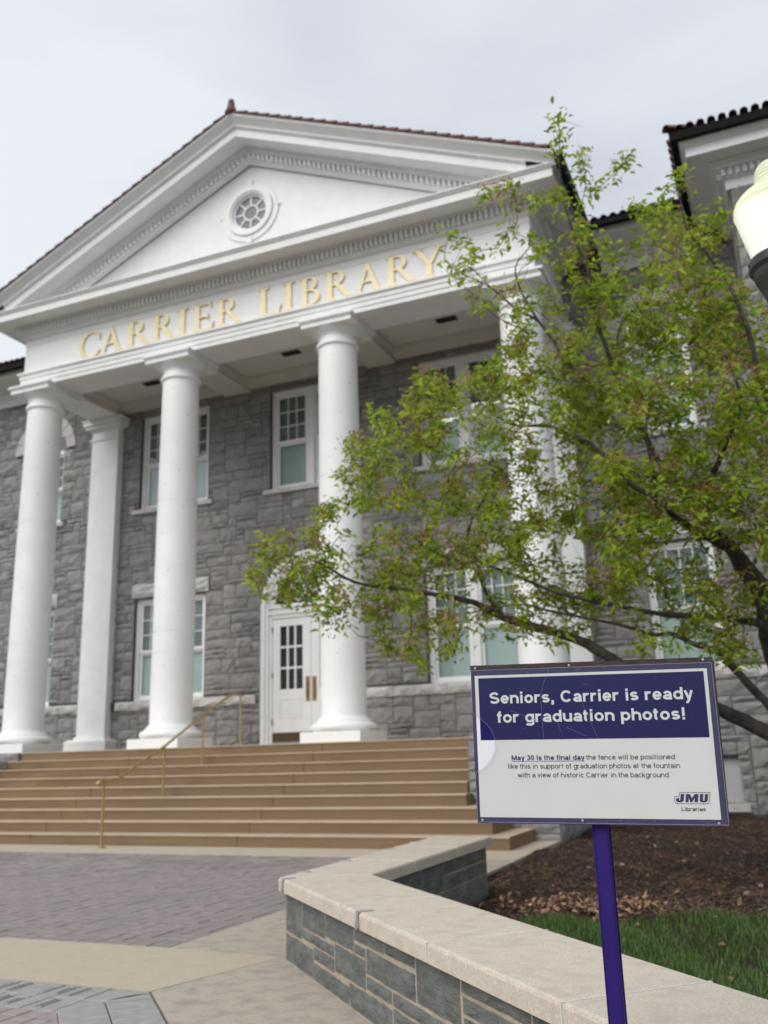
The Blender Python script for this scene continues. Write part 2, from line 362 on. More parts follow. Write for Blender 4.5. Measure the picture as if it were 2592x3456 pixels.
# corner wedge bricks
for row in (0, 1):
    A_ = oc + nS * (.25 * row); 
    p0 = oc + dW * (.105 * row + .14) + nS * (.25 * row); p1 = p0 + nS * .25
    q0 = oc + dN * (.105 * row + .05) + nD * (.25 * row); q1 = q0 + nD * .25
    cm0 = oc + (dW + nS * 0) * (t8 * .25 * row) + nS * (.25 * row); cm1 = oc + dW * (t8 * .25 * (row + 1)) + nS * (.25 * (row + 1))
    quadbrick([tuple(p0), tuple(cm0), tuple(cm1), tuple(p1)], 'brickgrey')
    quadbrick([tuple(cm0), tuple(q0), tuple(q1), tuple(cm1)], 'brickgrey')
b = MB()
for i in range(-46, 64):
    for j in range(-1, 26):
        k = (i - j) % 4
        if k == 0: x0, x1, y1, y0 = 2.0 + i * .125, 2.0 + (i + 2) * .125, oc.y - .5 - j * .125, oc.y - .5 - (j + 1) * .125
        elif k == 3: x0, x1, y1, y0 = 2.0 + i * .125, 2.0 + (i + 1) * .125, oc.y - .5 - j * .125, oc.y - .5 - (j + 2) * .125
        else: continue
        y1 = min(y1, oc.y - .5)
        if y1 - y0 < .03: continue
        # clip by the diagonal side
        lim = oc + nD * .5
        mxx = min((Vector((x, y)) - lim).dot(nD) for x in (x0, x1) for y in (y0, y1))
        if mxx < -.30: continue
        q = vis((x0 + x1) / 2, (y0 + y1) / 2)
        crn = [Vector((x, y)) for x, y in ((x0, y0), (x1, y0), (x1, y1), (x0, y1))]
        if min((c_ - lim).dot(nD) for c_ in crn) < 0:         # brick cut along the diagonal border
            pol = []
            for k_ in range(4):
                a_, c_ = crn[k_], crn[(k_ + 1) % 4]; da, dc = (a_ - lim).dot(nD), (c_ - lim).dot(nD)
                if da >= 0: pol.append(tuple(a_))
                if (da >= 0) != (dc >= 0): pol.append(tuple(a_ + (c_ - a_) * (da / (da - dc))))
            if len(pol) < 3: continue
            bb = MB(); mx_ = sum(p_[0] for p_ in pol) / len(pol); my_ = sum(p_[1] for p_ in pol) / len(pol)
            bb.prism([(mx_ + (p_[0] - mx_) * .95, my_ + (p_[1] - my_) * .95) for p_ in pol], lambda u, v, d: (u, v, d), -.03, -.001)
            if q and 0 < q[0] < 2592 and q[1] < 3520: part('brick', bb, 'brickred', fp)
            else: b.add(bb.v, bb.f)
            continue
        if q and 0 < q[0] < 2592 and q[1] < 3500:
            bb = MB(); brickbox(bb, x0, x1, y0, y1, 0.); part('brick', bb, 'brickred', fp)
        elif x0 > -3: brickbox(b, x0, x1, y0, y1, 0.)
part('paving_bricks', b, 'brickred', fp, kind='stuff')
# short engraved lines on the grey bricks (donor text too small to read)
b = MB(); R3 = random.Random(5)
for row, x in [(0, 5.98 - .112 * i) for i in (1, 2, 3, 5, 6, 8, 9)] + [(1, 5.86 - .112 * i) for i in (0, 2, 3, 5, 7)]:
    for l in range(3):
        w_ = R3.uniform(.05, .09); yc_ = oc.y - .25 * row - .125; xx = x - .028 + l * .022
        s_ = yc_ - w_
        while s_ < yc_ + w_:
            k = R3.uniform(.006, .02); b.box(xx, xx + .006, s_, s_ + k, .0005, .0030); s_ += k + .008
part('engraving', b, 'engrave', fp, kind='stuff')

# mulch bed and lawn ground
def lump(x, y): return .03 * math.sin(x * 2.1 + 1) * math.cos(y * 1.7) + .02 * math.sin(x * 5.3 + y * 4.1) + .01 * math.sin(x * 11 + 2 * y)
def wallline_in(y):                                       # x of the seat wall's inner face for a given y
    if y > -9.86: return 7.04
    return 7.04 + (-9.86 - y) * (.6955 / .7185)
b = MB(); rows = []
ys = np.linspace(-16, 2.85, 120)
for y in ys:
    xa = wallline_in(y) - .05 if y < -7.1 else (6.58 if y < -2.1 else 6.2)
    if -7.6 < y < -4.6 and False: pass
    rows.append([(xa + (30 - xa) * (t_ ** 1.7), y, -.032 + lump(xa + (30 - xa) * (t_ ** 1.7), y)) for t_ in np.linspace(0, 1, 90)])
b.strip(rows)
o = part('mulch_bed', b, 'mulch', smooth=True); o['kind'] = 'structure'
def edge(x): return -8.42 + (x - 7.55) * .45 if x < 8.3 else -8.08 + (x - 8.3) * .35
Rg = random.Random(11)
b = MB()
cnt = 0
while cnt < 26000:
    x = Rg.uniform(6.6, 14); y = Rg.uniform(-9.6, 2.6)
    if Rg.random() > (1.25 if y < -5 else .6): continue
    if x < wallline_in(y) + .02 and y < -7.1 or (x < 6.62): continue
    if y < edge(x) - .05: continue
    z = -.03 + lump(x, y) + Rg.uniform(0, .02); a = Rg.uniform(0, PI); l = Rg.uniform(.008, .032); w_ = Rg.uniform(.003, .009); ti = Rg.uniform(-.5, .5)
    ca, sa = math.cos(a), math.sin(a); dz = l * math.sin(ti)
    P_ = [(x + ca * l * s1 - sa * w_ * s2, y + sa * l * s1 + ca * w_ * s2, z + dz * s1 + h_) for h_ in (0, .006) for s1, s2 in ((-1, -1), (1, -1), (1, 1), (-1, 1))]
    b.add(P_, [(4, 5, 6, 7), (0, 1, 5, 4), (1, 2, 6, 5), (2, 3, 7, 6), (3, 0, 4, 7)]); cnt += 1
o = part('mulch_chips', b, 'chip'); o['kind'] = 'stuff'; tag(o, 'dark brown shredded wood mulch chips covering the planting bed', 'mulch')
# grass
b = MB(); Rg = random.Random(12)
vs = []; fs = []
for k in range(105000):
    x = 7.3 + 5.5 * Rg.random() ** 1.5; y = Rg.uniform(-13.4, -7.3)
    if y > edge(x) + Rg.gauss(0, .09) + .08 * math.sin(x * 5) : continue
    if x < wallline_in(y) + .02: continue
    if Rg.random() < .6 and (math.sin(x * 3.1 + 1.2) * math.cos(y * 2.7 + x) > .9): continue
    z = -.035 + lump(x, y); a = Rg.uniform(0, 2 * PI); h_ = Rg.uniform(.025, .068); w_ = Rg.uniform(.0018, .0036); le = Rg.uniform(.0, .05)
    ca, sa = math.cos(a), math.sin(a); tx, ty = ca * le, sa * le; o_ = len(vs)
    vs += [(x - sa * w_, y + ca * w_, z), (x + sa * w_, y - ca * w_, z), (x + tx * .4 + sa * w_ * .8, y + ty * .4 - ca * w_ * .8, z + h_ * .6), (x + tx * .4 - sa * w_ * .8, y + ty * .4 + ca * w_ * .8, z + h_ * .6), (x + tx, y + ty, z + h_)]
    fs += [(o_, o_ + 1, o_ + 2, o_ + 3), (o_ + 3, o_ + 2, o_ + 4)]
b.v = vs; b.f = fs
o = part('grass', b, 'grass'); o['kind'] = 'stuff'; tag(o, 'short green lawn grass behind the low stone wall', 'grass')
# dry leaves
def leafquad(b, c, ln, wd, dr, nrm, fold=.3, curl=.25):
    s_ = dr.cross(nrm); 
    if s_.length < 1e-6: s_ = Vector((1, 0, 0))
    s_.normalize(); up = s_.cross(dr).normalized()
    p0 = c; p1 = c + dr * (ln * .5) ; p2 = c + dr * ln - up * (ln * curl)
    m1 = c + dr * (ln * .42) + s_ * (wd * .5) + up * (wd * fold); m2 = c + dr * (ln * .42) - s_ * (wd * .5) + up * (wd * fold)
    n1 = c + dr * (ln * .78) + s_ * (wd * .28) + up * (wd * fold * .5 - ln * curl * .5); n2 = c + dr * (ln * .78) - s_ * (wd * .28) + up * (wd * fold * .5 - ln * curl * .5)
    b.add([p0, m1, n1, p2, n2, m2], [(0, 1, 2, 3), (0, 3, 4, 5)])
b = MB(); Rg = random.Random(13)
for k in range(620):
    if k < 520: x = 8.0 + Rg.gauss(0, .30); y = -7.72 + Rg.gauss(0, .17); z = .0 + max(0, .16 - .2 * abs(x - 8.0) - .35 * abs(y + 7.72)) * Rg.random() + lump(x, y)
    else: x = Rg.uniform(7.2, 11); y = Rg.uniform(-11, -2); z = .0 + lump(x, y)
    if x < wallline_in(y) + .05: continue
    d = Vector((Rg.uniform(-1, 1), Rg.uniform(-1, 1), Rg.uniform(-.4, .6))).normalized()
    leafquad(b, Vector((x, y, z)), Rg.uniform(.035, .08), Rg.uniform(.02, .045), d, Vector((Rg.uniform(-.5, .5), Rg.uniform(-.5, .5), 1)), Rg.uniform(-.1, .5), Rg.uniform(-.3, .5))
o = part('dry_leaves', b, 'dryleaf'); o['kind'] = 'stuff'; tag(o, 'drift of dry brown fallen leaves at the edge of the mulch bed', 'leaves')
b = MB()
for k in range(46):
    x = Rg.uniform(7.1, 11); y = Rg.uniform(-8.2, -2); r_ = Rg.uniform(.01, .028)
    v = [(x + r_ * math.cos(a) * Rg.uniform(.7, 1.2), y + r_ * math.sin(a) * Rg.uniform(.7, 1.2), lump(x, y) - .03 + dz) for dz in (0, r_ * .9) for a in np.linspace(0, 2 * PI, 6, endpoint=False)]
    b.add(v, [(6, 7, 8, 9, 10, 11)] + [(i, (i + 1) % 6, 6 + (i + 1) % 6, 6 + i) for i in range(6)])
o = part('pebbles', b, 'pebble'); o['kind'] = 'stuff'; tag(o, 'small pale pebbles scattered over the mulch', 'pebbles')

# ================================================================== FRONT STEPS
st = thing('front_steps', (0, -2, 0), 'broad flight of nine tan stone steps rising to the white columns', 'steps')
for i in range(9):
    yf = YT - (8 - i) * TR_; zt = (i + 1) * RI
    wl = [6.235, 5.9, 5.56][i] if i < 3 else SW - .004
    wr_ = [6.235, 5.91, 5.59, 5.33][i] if i < 4 else SR - .004
    segs = [-wl, -1.77, 2.13, wr_] if i > 2 else [-wl, -5.2, -1.77, 2.13, wr_]
    yb = yf + TR_ + .05
    for a, c in zip(segs[:-1], segs[1:]):
        g_ = .004; b = MB()
        x0, x1 = a + g_, c - (g_ if c < wr_ else 0)
        if i == 8: yb = YT + .5
        if i == 3 and c == wr_: yb = -2.24
        prof = [(yf + .006, zt - RI + .001), (yf + .006, zt - .045), (yf, zt - .040), (yf, zt - .012), (yf + .012, zt), (yb, zt), (yb, zt - RI + .001)]
        v = [(x, y, z) for x in (x0, x1) for y, z in prof]; k = len(prof)
        b.add(v, [tuple(range(k)), tuple(range(2 * k - 1, k - 1, -1))] + [(j, k + j, k + (j + 1) % k, (j + 1) % k) for j in range(k)])
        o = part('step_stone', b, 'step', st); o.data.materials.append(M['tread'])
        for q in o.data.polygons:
            if q.normal.z > .5: q.material_index = 1  # upward faces get the colour with painted skylight
    if i < 3:                                             # returns round the outer ends of the three lowest steps
        for s_ in (-1, 1):
            b = MB(); wd_ = wr_ if s_ > 0 else wl; xa, xb = (wd_ - TR_ - .05, wd_ - .004)
            xs = (xa, xb) if s_ > 0 else (-xb, -xa)
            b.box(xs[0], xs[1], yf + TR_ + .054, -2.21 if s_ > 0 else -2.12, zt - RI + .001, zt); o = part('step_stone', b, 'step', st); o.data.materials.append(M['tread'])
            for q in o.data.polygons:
                if q.normal.z > .5: q.material_index = 1  # same painted skylight on top of the returns
b = MB(); b.box(-SW + .01, SR - .01, -3.0, 2.6, -.05, .16); b.box(-SW + .01, SR - .01, YT + .55, 2.62, .16, LZ - .012)
for i in range(1, 8): b.box(-SW + .01, SR - .01, YT - (8 - i) * TR_ + .1, YT + .56, i * RI - .02, (i + 1) * RI - .02)
part('step_core', b, 'mortar', st)
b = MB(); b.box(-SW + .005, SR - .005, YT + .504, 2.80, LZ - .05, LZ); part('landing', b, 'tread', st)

# handrail
hr = thing('handrail', (-.03, -3.97, 0), 'thin brass handrail on four posts up the middle of the steps', 'handrail')
hx = -.03; hp = [(-3.97, 0.0, .95), (-2.47, 3 * RI, 1.47), (-1.34, 6 * RI, 2.02), (-.07, LZ, 2.44)]
for y, z0, z1 in hp:
    b = MB(); b.tube([(hx, y, z0), (hx, y, z1)], .019, 10); o = part('post', b, 'brass', hr, True)
    b = MB(); b.lathe([(.065, z0), (.065, z0 + .014), (.036, z0 + .034), (.022, z0 + .034)], hx, y, 14); part('base_flange', b, 'brass', o, True)
b = MB(); b.tube([(hx, -4.05, .92), (hx, -4.10, .945), (hx, -4.07, .972), (hx, -3.97, .965), (hx, -3.62, 1.0), (hx, -2.47, 1.485), (hx, -1.34, 2.035), (hx, -.47, 2.42), (hx, -.3, 2.45), (hx, .0, 2.45), (hx, .03, 2.44)], .021, 10)
rl = part('rail', b, 'brass', hr, True)
b = MB(); b.lathe([(.001, .90), (.026, .91), (.036, .94), (.026, .97), (.001, .98)], hx, -4.10, 12, False); part('end_knob', b, 'brass', rl, True)

# ================================================================== LOW SEAT WALL
sw = thing('seat_wall', (6.6, -10.1, 0), 'low bent blue-grey stone wall with pale cast stone coping beside the plaza', 'wall')
HZ, UZ = .49, .410
WD = .555
Cout = CO; Cin = Vector((7.08, -9.865))
dF = Vector((0, 1)); endY = -7.13
nearL = 8.0
inn0 = Cin
def cop(poly):
    """coping slab from an outline: chamfered top edge"""
    b = MB(); cx = sum(q[0] for q in poly) / len(poly); cy = sum(q[1] for q in poly) / len(poly)
    def ins(k):
        r_ = []; n_ = len(poly)
        for i in range(n_):
            p_, q, s_ = Vector(poly[i - 1]), Vector(poly[i]), Vector(poly[(i + 1) % n_])
            e1 = (q - p_).normalized(); e2 = (s_ - q).normalized(); a1 = Vector((e1.y, -e1.x)); a2 = Vector((e2.y, -e2.x))
            if (Vector((cx, cy)) - q).dot(a1) < 0: a1 = -a1
            if (Vector((cx, cy)) - q).dot(a2) < 0: a2 = -a2
            bi = (a1 + a2); bi /= max(.3, 1 + a1.dot(a2)); r_.append(tuple(q + bi * k))
        return r_
    lv = [(ins(.003), UZ), (ins(.003), HZ - .016), (ins(.007), HZ - .006), (ins(.017), HZ)]
    v = [(x, y, z) for pl, z in lv for x, y in pl]; n_ = len(poly)
    f = [tuple(range(n_)), tuple(3 * n_ + i for i in range(n_))]
    for l in range(3):
        for i in range(n_): j = (i + 1) % n_; f.append((l * n_ + i, l * n_ + j, (l + 1) * n_ + j, (l + 1) * n_ + i))
    b.add(v, f); return part('coping_slab', b, 'coping', sw)
O = lambda s_: tuple(Cout + dN * s_)
I = lambda s_: tuple(Cin + dN * (s_ - (dN.dot(Cin - Cout))))
js = [1.29, 2.44, 3.5, 4.6, 5.7, 6.8, nearL]
cop([tuple(Cout), O(js[0]), I(js[0]), tuple(Cin)])
for a, c in zip(js[:-1], js[1:]): cop([O(a), O(c), I(c), I(a)])
ysf = [None, -9.08, -8.12, endY]
cop([tuple(Cout), tuple(Cin), (Cin.x, ysf[1]), (Cout.x, ysf[1])])
for a, c in zip(ysf[1:-1], ysf[2:]): cop([(Cout.x, a), (Cin.x, a), (Cin.x, c), (Cout.x, c)])
# pale caulk in the coping joints
b = MB()
def jl(a, c):
    a = Vector(a); c = Vector(c); d = (c - a).normalized(); n_ = Vector((-d.y, d.x)) * .0045
    v = [(*(a - d * .002 + n_), UZ + .003), (*(a - d * .002 - n_), UZ + .003), (*(c + n_), UZ + .003), (*(c - n_), UZ + .003)]
    b.add([(q[0], q[1], z) for z in (UZ + .003, HZ - .0015) for q in ((a - d * .0005 + n_), (a - d * .0005 - n_), (c - n_), (c + n_))], [(0, 1, 5, 4), (1, 2, 6, 5), (2, 3, 7, 6), (3, 0, 4, 7), (4, 5, 6, 7)])
for s_ in js[:-1]: jl(O(s_), I(s_))
for y in ysf[1:-1]: jl((Cout.x, y), (Cin.x, y))
jl(tuple(Cout + (Cin - Cout) * .02), tuple(Cin))
part('joint_caulk', b, 'caulk', sw)
# wall core in mortar
ov = .048
fo = Cout + nN * ov + dN * .02; 
k_in = WD - ov
poly = []
Fo = lambda s_: Cout + nN * ov + dN * s_
cO = Vector((Cout.x + ov, Fo(0).y)); # outer corner of the face
# intersection of outer faces: x = Cout.x+ov
s_c = (Cout.x + ov - (Cout + nN * ov).x) / dN.x; cO = Fo(s_c)
Fi = lambda s_: Cin - nN * ov + dN * s_
s_i = (Cin.x - ov - (Cin - nN * ov).x) / dN.x; cI = Fi(s_i)
b = MB(); sh = .0004
def shr(v, n_): return v + n_ * sh
pl = [cO + nN * sh + Vector((sh * .3, 0)), Fo(nearL) + nN * sh, Fi(nearL) - nN * sh, cI - nN * sh]
b.prism([tuple(q) for q in pl], lambda u, v, d: (u, v, d), -.08, UZ)
pl = [Vector((cO.x + sh, cO.y + sh)), Vector((cI.x - sh, cI.y)), Vector((cI.x - sh, endY - ov - sh)), Vector((cO.x + sh, endY - ov - sh))]
b.prism([tuple(q) for q in pl], lambda u, v, d: (u, v, d), -.08, UZ - .001)
part('mortar_core', b, 'tanmortar', sw)
Rs = random.Random(21)
def rockstone(b, fr, s0, s1, z0, z1, proud=.02, nx=4, nz=3, rough=.4, back=.03, R_=None):
    """one rock-faced block; fr(s, z, out) -> world"""
    R_ = R_ or Rs; w_, h_ = s1 - s0, z1 - z0; rows = []
    e = min(.012, w_ * .1, h_ * .1)
    for j in range(nz + 1):
        row = []
        for i in range(nx + 1):
            edge_ = i in (0, nx) or j in (0, nz)
            s_ = s0 + w_ * i / nx; z_ = z0 + h_ * j / nz
            if edge_:
                o_ = R_.uniform(.0, .35) * proud
                if 0 < i < nx: z_ += R_.uniform(-.3, .3) * e
                if 0 < j < nz: s_ += R_.uniform(-.3, .3) * e
            else: o_ = proud * (1 + R_.uniform(-rough, rough)); s_ += R_.uniform(-.25, .25) * w_ / nx; z_ += R_.uniform(-.25, .25) * h_ / nz
            row.append(fr(s_, z_, o_))
        rows.append(row)
    base = len(b.v); b.strip(rows)
    ring = [(i, 0) for i in range(nx)] + [(nx, j) for j in range(nz)] + [(nx - i, nz) for i in range(nx)] + [(0, nz - j) for j in range(nz)]
    bo = len(b.v)
    for i, j in ring: b.v.append(tuple(fr(s0 + w_ * i / nx, z0 + h_ * j / nz, -back)))
    n_ = len(ring)
    for k in range(n_):
        i, j = ring[k]; i2, j2 = ring[(k + 1) % n_]
        b.f.append((base + j * (nx + 1) + i, bo + k, bo + (k + 1) % n_, base + j2 * (nx + 1) + i2))
def fr_near(s_, z, o_): q = Cout + nN * (ov - o_) + dN * s_; return (q.x, q.y, z)
def fr_farin(s_, z, o_): return (Cin.x - ov + o_, s_, z)
def fr_farout(s_, z, o_): return (Cout.x + ov - o_, -s_, z)
def fr_end(s_, z, o_): return (s_, endY - ov + o_, z)
def fr_nearin(s_, z, o_): q = Cin - nN * (ov - o_) + dN * s_; return (q.x, q.y, z)
def fix(z): return 1.2522 - (1.2522 - z) * .96
JS = .96
layout = [  # s0, s1, z0, z1 in the photo's measure (before the .96 scale)
 (.03, .409, .125, .375), (.03, .665, -.06, .110), (.415, .909, .205, .375), (.415, 1.085, .138, .197), (.672, 1.085, .058, .130),
 (.672, 1.346, -.06, .040), (.915, 1.43, .225, .375), (1.092, 1.617, .072, .215), (1.353, 1.990, -.06, .065), (1.44, 1.617, .225, .272),
 (1.44, 1.89, .290, .375), (1.898, 2.293, .298, .375), (1.625, 2.293, .158, .278), (1.625, 1.99, .085, .146), (2.0, 2.78, -.06, .075),
 (1.998, 2.64, .085, .148), (2.302, 2.77, .165, .375), (2.65, 2.78, .085, .155), (2.78, 3.355, .305, .375), (2.79, 3.25, .228, .292),
 (2.79, 3.0, .05, .215), (3.01, 3.6, .10, .215), (3.262, 3.8, .228, .292), (3.365, 3.8, .305, .375), (2.79, 3.4, -.06, .04), (3.01, 3.6, .05, .09)]
for a, c, z0, z1 in layout:
    b = MB(); s0, s1 = a * JS + .0045, c * JS - .0045; w_ = s1 - s0; h_ = (z1 - z0) * .96
    rockstone(b, fr_near, s0, s1, fix(z0) + .0015, min(fix(z1) - .0015, UZ - .002), .0075, max(3, int(w_ / .05)), max(3, int(h_ / .04)), .65)
    part('stone', b, 'slate', sw)
def ashlar(w0, w1, h0, h1, u, blocked, R_, wr=(2, 6), hr_=(1, 3)):
    nx, nz = int(round((w1 - w0) / u)), int(round((h1 - h0) / u)); occ = [[False] * nx for _ in range(nz)]
    ux, uz = (w1 - w0) / nx, (h1 - h0) / nz
    for j in range(nz):
        for i in range(nx):
            if blocked and blocked(w0 + (i + .5) * ux, h0 + (j + .5) * uz): occ[j][i] = True
    res = []
    for j in range(nz):
        i = 0
        while i < nx:
            if occ[j][i]: i += 1; continue
            w_ = 0; lim = R_.randint(*wr)
            while i + w_ < nx and not occ[j][i + w_] and w_ < lim: w_ += 1
            if i + w_ < nx and not occ[j][i + w_] and (i + w_ + 1 >= nx or occ[j][i + w_ + 1]): w_ += 1
            h_ = 1; hl = min(R_.randint(*hr_), max(1, int(w_ * 1.2)))
            while h_ < hl and j + h_ < nz and all(not occ[j + h_][i + k] for k in range(w_)): h_ += 1
            for a in range(h_):
                for k in range(w_): occ[j + a][i + k] = True
            res.append((w0 + i * ux, w0 + (i + w_) * ux, h0 + j * uz, h0 + (j + h_) * uz)); i += w_
    return res
Rw = random.Random(31)
for fr, a, c, cnt in ((fr_near, 3.85 * JS, nearL, 0), (fr_farin, cI.y + .02, endY - ov - .01, 1), (fr_farout, -(endY - ov - .01), -(cO.y) - .01, 0), (fr_end, Cout.x + ov + .01, Cin.x - ov - .01, 0), (fr_nearin, s_i + .01, nearL, 0)):
    for s0, s1, z0, z1 in ashlar(a, c, -.06, UZ - .003, .115 if cnt else .105, None, Rw, (2, 5), (1, 2)):
        b = MB(); rockstone(b, fr, s0 + .006, s1 - .006, z0 + .005, z1 - .005, .008, 4, 3, .5, R_=Rw); part('stone', b, 'slate', sw)
# skate stops: bent galvanised straps hooked over the coping edge
def bracket(p_, d, n_):
    """p_ point on the outer top edge; d along the edge, n_ inwards"""
    b = MB(); hw = .013; t_ = .005
    def f(u, a, z): q = p_ + d * u + n_ * a; return (q.x, q.y, z)
    for (a0, a1, z0, z1) in ((-.001 - t_, .085, HZ + .001, HZ + .001 + t_), (-.001 - t_, -.001, HZ - .062, HZ + .001)):
        v = [f(u, a, z) for z in (z0, z1) for a in (a0, a1) for u in (-hw, hw)]
        b.add(v, [(0, 2, 3, 1), (4, 5, 7, 6), (0, 1, 5, 4), (2, 6, 7, 3), (0, 4, 6, 2), (1, 3, 7, 5)])
    # rounded loop end with a hole
    ring = []; 
    for r_ in (.019, .009):
        for aa in (-.001, -.001 - t_ - .002): ring.append([f(r_ * math.cos(a), aa, HZ - .062 + r_ * math.sin(a)) for a in np.linspace(0, 2 * PI, 14, endpoint=False)])
    b.strip([ring[0], ring[1], ring[3], ring[2], ring[0]], True)
    part('skate_stop', b, 'galv', sw)
bracket(Cout + dN * .12, dN, nN); bracket(Cout + dN * 1.58, dN, nN)
bracket(Cout + dN * 4.3, dN, nN)
for y in (-9.85, -9.2, -8.35, -7.75): bracket(Vector((Cout.x, y)), Vector((0, 1)), Vector((1, 0)))
# small wall fixture under the coping
wf = thing('wall_fixture', tuple(fr_near(3.2, .27, .03)), 'small grey domed fixture with black cable under the coping edge', 'light fixture')
b = MB(); c_ = Vector(fr_near(3.255, .262, .045)); 
for k in range(5):
    pass
pr = [(.052, 0), (.050, .018), (.040, .036), (.022, .047), (.002, .052)]; rows = []
for r_, h_ in pr: rows.append([tuple(c_ + Vector((dN.x, dN.y, 0)) * (r_ * math.cos(a)) + Vector((0, 0, 1)) * h_ * .9 + Vector((-nN.x, -nN.y, 0)) * (r_ * math.sin(a))) for a in np.linspace(0, 2 * PI, 18, endpoint=False)])
b.strip(rows, True); part('dome', b, 'galv', wf, True)
b = MB(); b.tube([fr_near(3.19, .335, .02), fr_near(3.215, .34, .035), fr_near(3.27, .335, .05), fr_near(3.33, .318, .05), fr_near(3.36, .29, .03), fr_near(3.36, .24, .02)], .006, 6); part('cable', b, 'blackcable', wf, True)

# ================================================================== LIBRARY BUILDING
W, YC, S = 6.343, .38, 3.966
YW, YFRAME = 2.82, 2.90
ZA, ZF0, ZF1 = 10.08, 10.47, 11.25
bd = thing('library_building', (0, 2.8, 0), 'grey rock-faced stone library with a white columned portico and gold lettering', 'building')
WB, WW = 3.896, 1.05
# ---- openings in the main wall plane: (x centre, half width, z0, z1, arch)
ops = []
for xc in (-WB, 0, WB): ops.append((xc, WW, 7.50, 10.05, 0))
for xc in (-WB, WB): ops.append((xc, WW, 2.665, 5.18, 0))
ops.append((0, 1.27, LZ, 4.65, 1.27))
XS = 8.18
for xc in (-XS, XS): ops.append((xc, .66, 7.50, 9.60, .76)); ops.append((xc, .66, 2.665, 5.18, 0)); ops.append((xc, .69, .18, 1.05, 0))
def blocked_main(x, z, m=.0):
    for xc, hw, z0, z1, ar in ops:
        if abs(x - xc) < hw + m and z0 - m < z < z1 + m: return True
        if ar and z >= z1 - .1 and math.hypot(x - xc, z - z1) < (1.31 if z1 < 6 else 1.02): return True
    if 1.4 < abs(x) and 2.44 < z < 2.665: return True
    for xc, hw in ((-WB, WW), (WB, WW), (-XS, .66), (XS, .66)):
        if abs(x - xc) < hw + .1 and 5.18 < z < 5.56: return True
    for xc, hw in ((-WB, WW), (0, WW), (WB, WW), (-XS, .66), (XS, .66)):
        if abs(x - xc) < hw + .17 and 7.38 < z < 7.5: return True
    return False
wall = MB()
# backing wall in mortar, pieced round the openings
acuts = [xc + r_ * math.sin(PI * k / 24) for xc, r_ in ((0, 1.265), (-XS, .762), (XS, .762)) for k in range(-12, 13)]
cols = sorted(set([-14.0, 10.02] + [q for xc, hw, *_ in ops for q in (xc - hw, xc + hw)] + acuts))
for a, c in zip(cols[:-1], cols[1:]):
    mid = (a + c) / 2
    if c - a < 1e-4: continue
    hs = []
    for xc, hw, z0, z1, ar in ops:
        R__ = 1.265 if ar > 1 else .762
        if abs(mid - xc) < hw: hs.append((z0, z1 + (math.sqrt(max(0, R__ ** 2 - (mid - xc) ** 2)) if ar else 0)))
        elif ar and abs(mid - xc) < R__: hs.append((z1, z1 + math.sqrt(max(0, R__ ** 2 - (mid - xc) ** 2))))
    hs.sort(); z = -.1
    for z0, z1 in hs:
        if z0 > z: wall.box(a, c, YW, YW + .35, z, z0)
        z = z1
    wall.box(a, c, YW, YW + .35, z, 11.9)
# arch spandrel pieces are carved by trimming: door and arched windows get a filled tympanum recessed instead
sw_wall = part('stone_wall', wall, 'mortar', bd)
fr_main = lambda s_, z, o_: (s_, YW - .012 - o_, z)
Rw = random.Random(41)
stones = []
for a, c, z0, z1 in ashlar(-14, 10.0, 0, 11.32, .1179, lambda x, z: blocked_main(x, z, .0), Rw, (3, 7), (1, 3)):
    stones.append(('m', a, c, z0, z1))
def score(k, a, c, z0, z1):
    q = vis((a + c) / 2, YW, (z0 + z1) / 2)
    if q is None: return 0
    px, py, d = q
    if not (0 < px < 2592 and 0 < py < 3456): return 0
    sc_ = (c - a) * (z1 - z0) / d ** 2
    x = (a + c) / 2; z = (z0 + z1) / 2
    if z < LZ - .1 and x < 6.5: return 0
    if 760 < px and 1200 < py < 2250 and px > 1250: sc_ *= .45
    return sc_
stones.sort(key=lambda t_: -score(*t_))
b = MB()
for i, (k, a, c, z0, z1) in enumerate(stones):
    t_ = MB() if i < 234 else b
    nx = 3 if c - a < .35 else 4
    rockstone(t_, fr_main, a + .009, c - .009, z0 + .008, z1 - .008, .028, nx, 3 if z1 - z0 > .2 else 2, .75, .02, Rw)
    if i < 234: part('stone', t_, 'stone', sw_wall)
part('stone_facing', b, 'stone', sw_wall, kind='stuff')
# water table course, lintels, window sills in dressed stone
def course_stones(x0, x1, z0, z1, y, out, nm, par, R_, lo=.45, hi=1.1):
    x = x0
    while x < x1 - .05:
        e = min(x1, x + R_.uniform(lo, hi)); 
        if x1 - e < .25: e = x1
        b = MB(); rockstone(b, lambda s_, z, o_: (s_, y - o_, z), x + .004, e - .004, z0, z1, out, max(3, int((e - x) / .14)), 3, .35, .03, R_); part(nm, b, 'stonelight', par); x = e
Rl = random.Random(43)
wt = MB(); wt.box(-13.9, -1.41, YW - .05, YW - .002, 2.46, 2.655); wt.box(1.41, 10.0, YW - .05, YW - .002, 2.46, 2.655); wtp = part('water_table', wt, 'mortar', bd)
for a, c in ((-13.9, -6.55), (-5.38, -1.40), (1.40, 5.38), (6.55, 10.0)): course_stones(a, c, 2.45, 2.66, YW - .055, .045, 'course_stone', wtp, Rl)
for xc, hw in ((-WB, WW), (WB, WW), (-XS, .66), (XS, .66)):
    b = MB(); rockstone(b, lambda s_, z, o_: (s_, YW - .02 - o_, z), xc - hw - .09, xc + hw + .09, 5.20, 5.55, .06, 12, 4, .35, .03, Rl); part('lintel', b, 'stonelight', bd)
for xc, hw in ((-WB, WW), (0, WW), (WB, WW), (-XS, .66), (XS, .66)):
    b = MB(); b.bbox(xc - hw - .16, xc + hw + .16, YW - .10, YW + .12, 7.385, 7.498, .012); part('sill', b, 'stonelight', bd)
